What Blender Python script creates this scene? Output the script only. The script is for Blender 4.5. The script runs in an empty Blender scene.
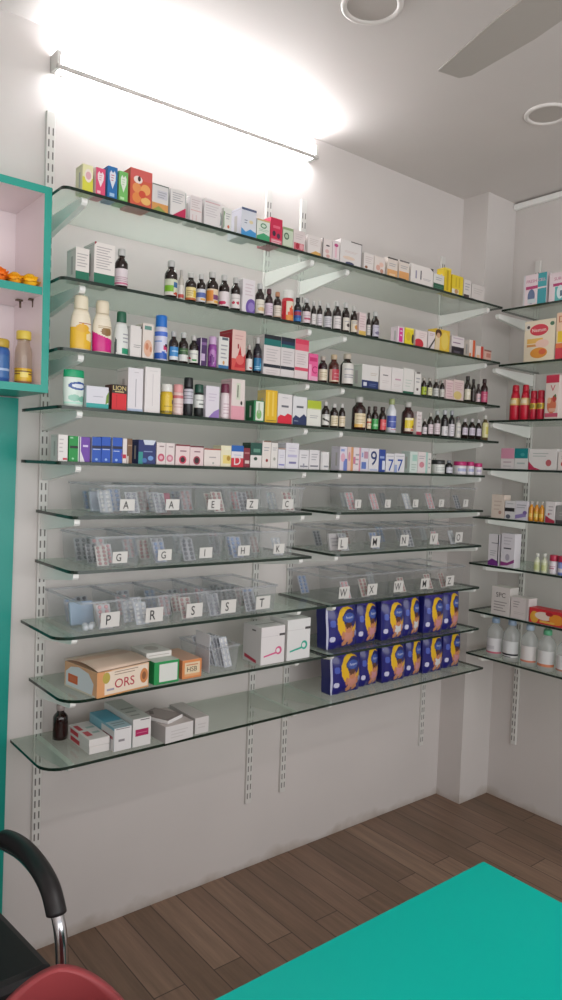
# Medical shop corner: glass shelves on slotted uprights, stocked with cartons and bottles.
# World: back wall is the plane y=0, x runs along it to the right, floor z=0, camera in front (y<0).
import bpy, bmesh, math, random
from math import pi, sin, cos, radians
from mathutils import Vector, Matrix
random.seed(7)
COL = bpy.context.scene.collection

# ---------------------------------------------------------------- helpers
def lin(h):
    if not isinstance(h, str): return h
    out = []
    for i in (0, 2, 4):
        c = int(h[i:i+2], 16)/255
        out.append(c/12.92 if c <= .04045 else ((c+.055)/1.055)**2.4)
    return (out[0], out[1], out[2], 1.0)

MATS = {}
def nt(name):
    m = bpy.data.materials.new(name); m.use_nodes = True
    n = m.node_tree.nodes; n.clear()
    out = n.new('ShaderNodeOutputMaterial')
    return m, n, m.node_tree.links, out
def pmat(name, col=None, rough=.5, metal=0., attr=False, coat=0., spec=.5, emit=None, noise=0.):
    """principled; attr=True takes the base colour from the mesh colour attribute"""
    if name in MATS: return MATS[name]
    m, n, l, out = nt(name)
    b = n.new('ShaderNodeBsdfPrincipled'); l.new(b.outputs[0], out.inputs[0])
    b.inputs['Roughness'].default_value = rough; b.inputs['Metallic'].default_value = metal
    b.inputs['Coat Weight'].default_value = coat; b.inputs['Specular IOR Level'].default_value = spec
    if attr:
        a = n.new('ShaderNodeAttribute'); a.attribute_name = 'Col'; l.new(a.outputs['Color'], b.inputs['Base Color'])
    elif col:
        b.inputs['Base Color'].default_value = lin(col)
        if noise:
            tc = n.new('ShaderNodeTexCoord'); t = n.new('ShaderNodeTexNoise'); t.inputs['Scale'].default_value = 40
            l.new(tc.outputs['Object'], t.inputs['Vector'])
            mp = n.new('ShaderNodeMapRange'); mp.inputs[3].default_value = 1-noise; mp.inputs[4].default_value = 1+noise
            l.new(t.outputs[0], mp.inputs[0])
            mx = n.new('ShaderNodeMix'); mx.data_type = 'RGBA'; mx.blend_type = 'MULTIPLY'; mx.inputs[0].default_value = 1
            mx.inputs[6].default_value = lin(col); l.new(mp.outputs[0], mx.inputs[7]); l.new(mx.outputs[2], b.inputs['Base Color'])
    if emit: b.inputs['Emission Color'].default_value = lin(emit[0]); b.inputs['Emission Strength'].default_value = emit[1]
    MATS[name] = m; return m
def clearmat(name, tint, alpha, rough=.15, gloss=1.0, attr=False):
    """thin clear sheet: straight-through light, a share of diffuse haze, fresnel gloss on top"""
    if name in MATS: return MATS[name]
    m, n, l, out = nt(name)
    tr = n.new('ShaderNodeBsdfTransparent'); tr.inputs[0].default_value = lin(tint)
    df = n.new('ShaderNodeBsdfDiffuse'); df.inputs[0].default_value = lin(tint)
    if attr:
        a = n.new('ShaderNodeAttribute'); a.attribute_name = 'Col'; l.new(a.outputs['Color'], df.inputs[0])
    tl = n.new('ShaderNodeBsdfTranslucent'); tl.inputs[0].default_value = lin(tint)
    hz = n.new('ShaderNodeMixShader'); hz.inputs[0].default_value = .55
    l.new(df.outputs[0], hz.inputs[1]); l.new(tl.outputs[0], hz.inputs[2])
    mx = n.new('ShaderNodeMixShader'); mx.inputs[0].default_value = alpha
    l.new(tr.outputs[0], mx.inputs[1]); l.new(hz.outputs[0], mx.inputs[2])
    gl = n.new('ShaderNodeBsdfGlossy'); gl.inputs['Roughness'].default_value = rough
    fr = n.new('ShaderNodeLayerWeight'); fr.inputs[0].default_value = .5      # facing term is the same for both sides of a sheet
    pw = n.new('ShaderNodeMath'); pw.operation = 'POWER'; pw.inputs[1].default_value = 5; l.new(fr.outputs['Facing'], pw.inputs[0])
    sc_ = n.new('ShaderNodeMath'); sc_.operation = 'MULTIPLY_ADD'; sc_.inputs[1].default_value = .94; sc_.inputs[2].default_value = .05; l.new(pw.outputs[0], sc_.inputs[0])
    ml = n.new('ShaderNodeMath'); ml.operation = 'MULTIPLY'; ml.inputs[1].default_value = gloss; l.new(sc_.outputs[0], ml.inputs[0])
    m2 = n.new('ShaderNodeMixShader'); l.new(ml.outputs[0], m2.inputs[0]); l.new(mx.outputs[0], m2.inputs[1]); l.new(gl.outputs[0], m2.inputs[2])
    l.new(m2.outputs[0], out.inputs[0]); MATS[name] = m; return m

CARD = pmat('printed_card', attr=True, rough=.48)
GLOSS = pmat('printed_gloss', attr=True, rough=.22)
DARKGLASS = pmat('bottle_glass', attr=True, rough=.08, coat=.4)
PLASTIC = pmat('moulded_plastic', attr=True, rough=.35)
FILM = pmat('shiny_film', attr=True, rough=.28, coat=.3)
WHITEMETAL = pmat('white_powder_coat', 'f1f0ed', rough=.3, noise=.01)
CLEAR = clearmat('clear_bin_plastic', 'f8f9fa', .15, rough=.2, gloss=.45)
FAINT = clearmat('faint_bin_plastic', 'f8f8f8', .07, rough=.2, gloss=.35)
RIM = clearmat('clear_bin_rim', 'f4f5f7', .22, rough=.25, gloss=.5)
SALINE = clearmat('clear_bottle_plastic', 'f8fafa', .36, rough=.12, gloss=.8)
GLASS = clearmat('shelf_glass', 'f2f8f4', .13, rough=.03, gloss=.55)
GLASSEDGE = pmat('shelf_glass_edge', '14291f', rough=.15)

class MB:
    def __init__(s): s.v = []; s.f = []; s.c = []; s.m = []; s.s = []
    def add(s, vs, fs, col='ffffff', m=0, smooth=False):
        o = len(s.v); s.v += [tuple(p) for p in vs]
        c = lin(col)
        for f in fs: s.f.append([i+o for i in f]); s.c.append(c); s.m.append(m); s.s.append(smooth)
        return s
    def box(s, x0, y0, z0, x1, y1, z1, col='ffffff', m=0, bev=0.0, cols=None):
        if bev <= 0:
            vs = [(x, y, z) for z in (z0, z1) for y in (y0, y1) for x in (x0, x1)]
            fs = [(0,1,5,4),(1,3,7,5),(3,2,6,7),(2,0,4,6),(4,5,7,6),(2,3,1,0)]
            names = ('f','r','b','l','t','u')
            for nme, f in zip(names, fs): s.add([vs[i] for i in f], [(0,1,2,3)], (cols or {}).get(nme, col), m)
            return s
        bm = bmesh.new(); bmesh.ops.create_cube(bm, size=1)
        bmesh.ops.scale(bm, vec=(x1-x0, y1-y0, z1-z0), verts=bm.verts)
        bmesh.ops.translate(bm, vec=((x0+x1)/2, (y0+y1)/2, (z0+z1)/2), verts=bm.verts)
        bmesh.ops.bevel(bm, geom=list(bm.edges), offset=bev, segments=2, profile=.5, affect='EDGES')
        bm.verts.index_update(); bm.normal_update(); o = len(s.v)
        s.v += [tuple(v.co) for v in bm.verts]
        for f in bm.faces:
            n = f.normal; k = None
            if n.y < -.9: k = 'f'
            elif n.x < -.9: k = 'l'
            elif n.x > .9: k = 'r'
            elif n.z > .9: k = 't'
            s.f.append([v.index+o for v in f.verts]); s.c.append(lin((cols or {}).get(k, col))); s.m.append(m); s.s.append(False)
        bm.free(); return s
    def lathe(s, prof, col='ffffff', n=20, m=0, oval=1.0, cap=True, x=0., y=0., z=0.):
        o = len(s.v)
        for r, h in prof:
            for i in range(n):
                a = 2*pi*i/n; s.v.append((x+r*cos(a), y+r*oval*sin(a), z+h))
        c = lin(col)
        for j in range(len(prof)-1):
            for i in range(n):
                k = (i+1) % n; s.f.append([o+j*n+i, o+j*n+k, o+(j+1)*n+k, o+(j+1)*n+i]); s.c.append(c); s.m.append(m); s.s.append(True)
        if cap:
            s.f.append([o+i for i in range(n)][::-1]); s.c.append(c); s.m.append(m); s.s.append(False)
            b = o+(len(prof)-1)*n; s.f.append([b+i for i in range(n)]); s.c.append(c); s.m.append(m); s.s.append(False)
        return s
    def tube(s, pts, r, col='ffffff', n=10, m=0, sx=1.0):
        pts = [Vector(p) for p in pts]; o = len(s.v); c = lin(col); up = Vector((0, 0, 1)); prev = None
        rs = r if isinstance(r, (list, tuple)) else [r]*len(pts)
        for i, p in enumerate(pts):
            d = (pts[min(i+1, len(pts)-1)]-pts[max(i-1, 0)]).normalized()
            if prev is None:
                a = d.cross(up if abs(d.z) < .95 else Vector((1, 0, 0))).normalized()
            else: a = (prev-d*prev.dot(d)).normalized()
            prev = a; b = d.cross(a)
            for k in range(n):
                t = 2*pi*k/n; q = p+(a*cos(t)*sx+b*sin(t))*rs[i]; s.v.append(tuple(q))
        for i in range(len(pts)-1):
            for k in range(n):
                k2 = (k+1) % n; s.f.append([o+i*n+k, o+i*n+k2, o+(i+1)*n+k2, o+(i+1)*n+k]); s.c.append(c); s.m.append(m); s.s.append(True)
        s.f.append([o+k for k in range(n)][::-1]); s.c.append(c); s.m.append(m); s.s.append(True)
        e = o+(len(pts)-1)*n; s.f.append([e+k for k in range(n)]); s.c.append(c); s.m.append(m); s.s.append(True)
        return s
    def prism(s, poly, axis, a, b, col='ffffff', m=0):
        """extrude a 2-D polygon; axis 'x': poly in (y,z), 'z': poly in (x,y), 'y': poly in (x,z)"""
        def P(q, t): return (t, q[0], q[1]) if axis == 'x' else (q[0], q[1], t) if axis == 'z' else (q[0], t, q[1])
        n = len(poly); vs = [P(q, a) for q in poly]+[P(q, b) for q in poly]
        fs = [list(range(n))[::-1], list(range(n, 2*n))]+[(i, (i+1) % n, n+(i+1) % n, n+i) for i in range(n)]
        return s.add(vs, fs, col, m)
    def data(s, name, mats):
        me = bpy.data.meshes.new(name); me.from_pydata(s.v, [], s.f)
        for mt in (mats if isinstance(mats, (list, tuple)) else [mats]): me.materials.append(mt)
        me.polygons.foreach_set('material_index', s.m); me.polygons.foreach_set('use_smooth', s.s)
        at = me.color_attributes.new('Col', 'FLOAT_COLOR', 'CORNER')
        buf = []
        for p, c in zip(me.polygons, s.c): buf += list(c)*p.loop_total
        at.data.foreach_set('color', buf)
        me.update(); return me
    def fix(s, me):
        bm = bmesh.new(); bm.from_mesh(me); bmesh.ops.recalc_face_normals(bm, faces=bm.faces); bm.to_mesh(me); bm.free()
    def build(s, name, mats, parent=None, loc=(0,0,0), rz=0., recalc=False):
        me = s.data(name, mats)
        if recalc: s.fix(me)
        return link(name, me, parent, loc, rz)
def link(name, me, parent=None, loc=(0,0,0), rz=0.):
    o = bpy.data.objects.new(name, me); COL.objects.link(o)
    o.location = loc; o.rotation_euler = (0, 0, rz)
    if parent: o.parent = parent
    return o
def empty(name, loc=(0,0,0), rz=0.):
    o = bpy.data.objects.new(name, None); COL.objects.link(o); o.location = loc; o.rotation_euler = (0, 0, rz); o.empty_display_size = .05
    return o
def tag(o, label, cat, group=None, kind=None):
    o['label'] = label; o['category'] = cat
    if group: o['group'] = group
    if kind: o['kind'] = kind
    return o
def struct(o, label=None, cat=None):
    o['kind'] = 'structure'
    if label: o['label'] = label
    if cat: o['category'] = cat
    return o
def copy_tree(o, parent=None):
    c = o.copy(); COL.objects.link(c)
    if parent: c.parent = parent
    for ch in list(o.children): copy_tree(ch, c)
    return c

TEXTS = {}
def text_poly(t):
    """flat letter mesh of a string: vertices normalised to height 1, centred on 0"""
    if t in TEXTS: return TEXTS[t]
    cu = bpy.data.curves.new('lettering', 'FONT'); cu.body = t; cu.resolution_u = 3; cu.offset = .004
    ob = bpy.data.objects.new('lettering', cu); me = bpy.data.meshes.new_from_object(ob)
    vs = [(v.co.x, v.co.y) for v in me.vertices]; fs = [list(p.vertices) for p in me.polygons]
    x0 = min(v[0] for v in vs); x1 = max(v[0] for v in vs); y0 = min(v[1] for v in vs); y1 = max(v[1] for v in vs); h = y1-y0
    vs = [((x-(x0+x1)/2)/h, (y-(y0+y1)/2)/h) for x, y in vs]
    bpy.data.objects.remove(ob); bpy.data.curves.remove(cu); bpy.data.meshes.remove(me)
    TEXTS[t] = (vs, fs, (x1-x0)/h); return TEXTS[t]
def clip01(p): return (min(1, max(0, p[0])), min(1, max(0, p[1])))
def prints(els):
    """flatten print elements to polygons in (u,v), each with its own layer"""
    out = []
    for e in els:
        if e[0] == 'R': out.append(([(e[1],e[2]),(e[3],e[2]),(e[3],e[4]),(e[1],e[4])], None, e[5]))
        elif e[0] == 'E': out.append(([clip01((e[1]+e[3]*cos(2*pi*i/20), e[2]+e[4]*sin(2*pi*i/20))) for i in range(20)], None, e[5]))
        elif e[0] == 'P': out.append(([clip01(q) for q in e[1]], None, e[2]))
        elif e[0] == 'L':
            n, a, b, c, d, k = e[1:]
            for i in range(n):
                hgt = (d-b)/n; y = b+hgt*(n-1-i); w = (c-a)*(1-.35*((i*37) % 5)/5)
                out.append(([(a, y+hgt*.3), (a+w, y+hgt*.3), (a+w, y+hgt*.62), (a, y+hgt*.62)], None, k))
        elif e[0] == 'X': out.append((None, e, e[5]))
    return out
def print_front(mb, els, w, h, y, m=0, mapf=None):
    """thin ink layers on a front face centred on x=0, z from 0 to h, facing -y"""
    for i, (poly, tx, col) in enumerate(prints(els)):
        yy = y-.00025-.00006*i
        if poly:
            vs = [((u-.5)*w, yy, v*h) for u, v in poly]
            mb.add(vs, [list(range(len(vs)))], col, m)
        else:
            tv, tf, asp = text_poly(tx[1]); H = tx[4]*h
            k = min(1., .9*w/(asp*H)); cx, cz = (tx[2]-.5)*w, tx[3]*h
            mb.add([(cx+a*H*k, yy, cz+b*H) for a, b in tv], tf, col, m)
def inside(p, poly):
    x, y = p; r = False; n = len(poly)
    for i in range(n):
        (x1, y1), (x2, y2) = poly[i], poly[(i+1) % n]
        if (y1 > y) != (y2 > y) and x < (x2-x1)*(y-y1)/(y2-y1)+x1: r = not r
    return r
def raster(els, base, u, v):
    c = base
    for poly, tx, col in els:
        if poly and inside((u, v), poly): c = col
    return c

# ---------------------------------------------------------------- camera
cam = bpy.data.cameras.new('camera'); camo = bpy.data.objects.new('camera', cam); COL.objects.link(camo)
F_PX, YAW, PITCH, ROLL = 730.105, radians(38.8505), radians(2.69283), radians(2.09034)
cam.sensor_fit = 'VERTICAL'; cam.sensor_height = 24.0; cam.lens = F_PX/1000*24.0; cam.clip_start = .02
fw = Vector((sin(YAW)*cos(PITCH), cos(YAW)*cos(PITCH), -sin(PITCH))); rt = Vector((cos(YAW), -sin(YAW), 0)); up = rt.cross(fw)
R_ = cos(ROLL)*rt+sin(ROLL)*up; U_ = -sin(ROLL)*rt+cos(ROLL)*up
camo.matrix_world = Matrix(((R_.x, U_.x, -fw.x, -.79973), (R_.y, U_.y, -fw.y, -2.11602), (R_.z, U_.z, -fw.z, 1.5), (0, 0, 0, 1)))
bpy.context.scene.camera = camo

# ---------------------------------------------------------------- room shell
HC, XW, XL, YF = 2.722, 2.105, -3.0, -3.6
def wall_material(name, base, stain=True):
    m, n, l, out = nt(name)
    b = n.new('ShaderNodeBsdfPrincipled'); b.inputs['Roughness'].default_value = .62; l.new(b.outputs[0], out.inputs[0])
    tc = n.new('ShaderNodeTexCoord'); t1 = n.new('ShaderNodeTexNoise'); t1.inputs['Scale'].default_value = 2.2; t1.inputs['Detail'].default_value = 5
    l.new(tc.outputs['Object'], t1.inputs['Vector'])
    r1 = n.new('ShaderNodeMapRange'); r1.inputs[1].default_value = .3; r1.inputs[2].default_value = .7; r1.inputs[3].default_value = .965; r1.inputs[4].default_value = 1.02
    l.new(t1.outputs[0], r1.inputs[0])
    mx = n.new('ShaderNodeMix'); mx.data_type = 'RGBA'; mx.blend_type = 'MULTIPLY'; mx.inputs[0].default_value = 1; mx.inputs[6].default_value = lin(base)
    l.new(r1.outputs[0], mx.inputs[7]); last = mx.outputs[2]
    if stain:   # scuffed, yellowish dirt along the foot of the wall
        g = n.new('ShaderNodeSeparateXYZ'); l.new(tc.outputs['Object'], g.inputs[0])
        t2 = n.new('ShaderNodeTexNoise'); t2.inputs['Scale'].default_value = 9; t2.inputs['Detail'].default_value = 6; l.new(tc.outputs['Object'], t2.inputs['Vector'])
        ad = n.new('ShaderNodeMath'); ad.operation = 'MULTIPLY_ADD'; ad.inputs[1].default_value = -.1; l.new(t2.outputs[0], ad.inputs[0]); l.new(g.outputs[2], ad.inputs[2])
        r2 = n.new('ShaderNodeMapRange'); r2.inputs[1].default_value = -.07; r2.inputs[2].default_value = -.015; r2.inputs[3].default_value = .7; r2.inputs[4].default_value = 0
        l.new(ad.outputs[0], r2.inputs[0])
        m2 = n.new('ShaderNodeMix'); m2.data_type = 'RGBA'; l.new(r2.outputs[0], m2.inputs[0]); l.new(last, m2.inputs[6]); m2.inputs[7].default_value = lin('8f7c66')
        last = m2.outputs[2]
    l.new(last, b.inputs['Base Color'])
    t3 = n.new('ShaderNodeTexNoise'); t3.inputs['Scale'].default_value = 120; l.new(tc.outputs['Object'], t3.inputs['Vector'])
    bp = n.new('ShaderNodeBump'); bp.inputs['Strength'].default_value = .06; bp.inputs['Distance'].default_value = .002; l.new(t3.outputs[0], bp.inputs['Height']); l.new(bp.outputs[0], b.inputs['Normal'])
    return m
WALL = wall_material('painted_plaster', 'd1cbc8'); CEIL = wall_material('ceiling_paint', 'd3ccc9', False)
def floor_material():
    m, n, l, out = nt('vinyl_planks')
    b = n.new('ShaderNodeBsdfPrincipled'); b.inputs['Roughness'].default_value = .42; l.new(b.outputs[0], out.inputs[0])
    tc = n.new('ShaderNodeTexCoord'); mp = n.new('ShaderNodeMapping'); mp.inputs['Rotation'].default_value = (0, 0, pi/2); l.new(tc.outputs['Object'], mp.inputs[0])
    br = n.new('ShaderNodeTexBrick'); br.offset = .37; br.inputs['Scale'].default_value = 1; br.inputs['Mortar Size'].default_value = .0022
    br.inputs['Brick Width'].default_value = .62; br.inputs['Row Height'].default_value = .1; br.inputs['Mortar Smooth'].default_value = .3
    br.inputs['Color1'].default_value = (.0, .0, .0, 1); br.inputs['Color2'].default_value = (1, 1, 1, 1); br.inputs['Mortar'].default_value = (.5, .5, .5, 1)
    l.new(mp.outputs[0], br.inputs['Vector'])
    rp = n.new('ShaderNodeValToRGB'); e = rp.color_ramp.elements
    e[0].position = 0; e[0].color = lin('735b49'); e[1].position = 1; e[1].color = lin('8f7460')
    k = rp.color_ramp.elements.new(.5); k.color = lin('826755'); l.new(br.outputs['Color'], rp.inputs[0])
    mg = n.new('ShaderNodeMapping'); mg.inputs['Scale'].default_value = (26, 1.6, 1); l.new(tc.outputs['Object'], mg.inputs[0])
    gr = n.new('ShaderNodeTexNoise'); gr.inputs['Scale'].default_value = 1.6; gr.inputs['Detail'].default_value = 7; gr.inputs['Roughness'].default_value = .65; l.new(mg.outputs[0], gr.inputs['Vector'])
    rg = n.new('ShaderNodeMapRange'); rg.inputs[1].default_value = .3; rg.inputs[2].default_value = .7; rg.inputs[3].default_value = .72; rg.inputs[4].default_value = 1.22; l.new(gr.outputs[0], rg.inputs[0])
    mx = n.new('ShaderNodeMix'); mx.data_type = 'RGBA'; mx.blend_type = 'MULTIPLY'; mx.inputs[0].default_value = 1; l.new(rp.outputs[0], mx.inputs[6]); l.new(rg.outputs[0], mx.inputs[7])
    m2 = n.new('ShaderNodeMix'); m2.data_type = 'RGBA'; l.new(br.outputs['Fac'], m2.inputs[0]); l.new(mx.outputs[2], m2.inputs[6]); m2.inputs[7].default_value = lin('4a382e')
    l.new(m2.outputs[2], b.inputs['Base Color'])
    bp = n.new('ShaderNodeBump'); bp.inputs['Strength'].default_value = .15; bp.inputs['Distance'].default_value = .002; l.new(gr.outputs[0], bp.inputs['Height']); l.new(bp.outputs[0], b.inputs['Normal'])
    return m
struct(MB().box(XL-.1, YF, -.1, XW+.1, .1, 0).build('floor', floor_material()), 'brown wood grain vinyl plank floor', 'floor')
struct(MB().box(XL-.1, YF, HC, XW+.1, .1, HC+.1).build('ceiling', CEIL), 'plain off white painted ceiling', 'ceiling')
struct(MB().box(XL-.1, 0, 0, XW+.1, .1, HC).build('wall_back', WALL), 'long off white wall behind the main glass shelves', 'wall')
struct(MB().box(XW, YF, 0, XW+.1, 0, HC).build('wall_right', WALL), 'off white right wall with the shorter glass shelves', 'wall')
struct(MB().box(XL-.1, YF, 0, XL, 0, HC).build('wall_left', WALL), 'off white left wall', 'wall')
struct(MB().box(1.897, -.131, 0, XW, 0, HC).build('column', WALL), 'square white column boxed into the corner', 'column')
struct(MB().box(XW-.022, YF, HC-.032, XW, -.131, HC-.008, bev=.004).build('trim_1', WHITEMETAL), 'thin white conduit where right wall meets the ceiling', 'trim')

# ---------------------------------------------------------------- shelving hardware
ORD = ['top', 'second', 'third', 'fourth', 'fifth', 'sixth', 'seventh', 'eighth', 'ninth', 'bottom']
ZS = [2.188, 1.960, 1.780, 1.631, 1.486, 1.342, 1.196, 1.021, .846, .672]
ZR = [2.170, 1.945, 1.716, 1.516, 1.311, 1.112, .910, .724]
ORDR = ['top', 'second', 'third', 'fourth', 'fifth', 'sixth', 'seventh', 'bottom']
D, TH = .283, .0085
RAILX = [0., .794, .956, 1.762]
def upright(name_label, h):
    mb = MB(); w, t = .026, .011
    mb.box(-w/2, -t, 0, w/2, 0, h, 'd6d4d0', bev=.0015)
    k = int((h-.03)/.034)
    for i in range(k):
        z = .018+i*.034
        for x in (-.0062, .0062): mb.add([(x-.0021, -t-.0004, z), (x+.0021, -t-.0004, z), (x+.0021, -t-.0004, z+.021), (x-.0021, -t-.0004, z+.021)], [(0,1,2,3)], '6e6a67')  # flat patches for slots; the shade of the hollow is in their dark colour
    return mb
RAIL = pmat('white_upright_paint', attr=True, rough=.4)
rl = [('leftmost upright beside the teal cabinet', .331, 2.49), ('left one of the close middle pair of uprights', .251, 2.48), ('right one of the close middle pair of uprights', .252, 2.482), ('upright on the back wall beside the corner column', .26, 2.44)]
for x, (nm, z0, z1) in zip(RAILX, rl):
    tag(upright(nm, z1-z0).build('slotted_upright', RAIL, None, (x, 0, z0)), 'white slotted metal '+nm, 'upright', 'slotted wall uprights')
tag(upright('', 2.44-.276).build('slotted_upright', RAIL, None, (XW, -.262, .276), -pi/2), 'white slotted metal upright on the right wall', 'upright', 'slotted wall uprights')

def bracket_mesh(ln=.257, z0=.049, z1=.019):
    mb = MB(); t = .008
    poly = [(-.011, 0), (-ln+.004, 0), (-ln, -.004), (-ln, -z1+.006), (-ln+.006, -z1), (-.03, -z0), (-.011, -z0)]
    mb.prism(poly, 'x', -t, t)
    me = mb.data('shelf_bracket', WHITEMETAL); mb.fix(me); return me
BRK = bracket_mesh()
BRKR = bracket_mesh(.29)
railn = ['the leftmost upright', 'the second upright', 'the third upright', 'the upright beside the column']
for i, z in enumerate(ZS):
    for j, x in enumerate(RAILX):
        tag(link('shelf_bracket', BRK, None, (x, 0, z-TH/2-.0004)), 'white metal bracket on %s under the %s shelf' % (railn[j], ORD[i]), 'bracket', 'white shelf brackets')
for i, z in enumerate(ZR):
    tag(link('shelf_bracket', BRKR, None, (XW, -.262, z-TH/2-.0004), -pi/2), 'white metal bracket on the right wall under its %s shelf' % ORDR[i], 'bracket', 'white shelf brackets')

def glass_shelf(x0, x1, z, label, corners=(.05, .0), y0=-.0125, d=D, lft_in=0., loc=(0,0,0), rz=0.):
    """sheet of glass with optional rounded/clipped front corners; edge faces carry the dark green edge"""
    cl, cr = corners; pts = []
    if cl > 0:
        for i in range(7):
            a = pi+pi/2*i/6; pts.append((x0+lft_in+cl+cl*cos(a), -d+cl+cl*sin(a)))
    else: pts.append((x0+lft_in, -d))
    if cr > 0:
        for i in range(7):
            a = -pi/2+pi/2*i/6; pts.append((x1-cr+cr*cos(a), -d+cr+cr*sin(a)))
    else: pts.append((x1, -d))
    pts += [(x1, y0), (x0, y0)]
    mb = MB(); n = len(pts); za, zb = z-TH/2, z+TH/2
    mb.add([(x, y, zb) for x, y in pts], [list(range(n))], m=0)
    mb.add([(x, y, za) for x, y in pts], [list(range(n))[::-1]], m=0)
    for i in range(n):
        k = (i+1) % n; (xa, ya), (xb, yb) = pts[i], pts[k]
        mb.add([(xa, ya, za), (xb, yb, za), (xb, yb, zb), (xa, ya, zb)], [(0,1,2,3)], m=0 if ya == yb == y0 else 1)
    return tag(mb.build('glass_shelf', [GLASS, GLASSEDGE], None, loc, rz), label, 'shelf', 'glass shelves')
L_ = 'clear glass shelf with dark green edge, '
ENDS = [1.822, 1.824, 1.838, 1.842]
for i in range(4): glass_shelf(-.068, ENDS[i], ZS[i], L_+'%s one along the back wall' % ORD[i], (.018, .0))
glass_shelf(-.068, .884, ZS[4], L_+'fifth level left bay', (.02, .0)); glass_shelf(.926, 1.758, ZS[4], L_+'fifth level right bay', (.0, .0))
glass_shelf(-.022, .812, ZS[5], L_+'sixth level left bay under first row of bins', (.03, .0)); glass_shelf(.925, 1.757, ZS[5], L_+'sixth level right bay under faint bins', (.03, .0))
glass_shelf(-.022, .818, ZS[6], L_+'seventh level left bay', (.035, .0)); glass_shelf(.928, 1.757, ZS[6], L_+'seventh level right bay', (.03, .0))
glass_shelf(-.06, .897, ZS[7], L_+'eighth level left bay under bin marked P', (.05, .0)); glass_shelf(.903, 1.757, ZS[7], L_+'eighth level right bay above the diaper packs', (.02, .0))
glass_shelf(-.033, .905, ZS[8], L_+'ninth level left bay under the ORS carton', (.06, .0)); glass_shelf(.912, 1.768, ZS[8], L_+'ninth level right bay between the diaper rows', (.02, .0))
glass_shelf(-.084, 1.812, ZS[9], L_+'longest lowest one along the back wall', (.06, .0))
# right wall: local x runs toward the camera (world -y), local -y points to world -x
RY0 = [.298, .298, .262, .245, .205, .198, .208, .205]
for i, z in enumerate(ZR):
    glass_shelf(RY0[i], 1.25, z, L_+'%s one on the right wall' % ORDR[i], (.0, .0), d=XW-1.794, loc=(XW, 0, 0), rz=-pi/2)

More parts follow.
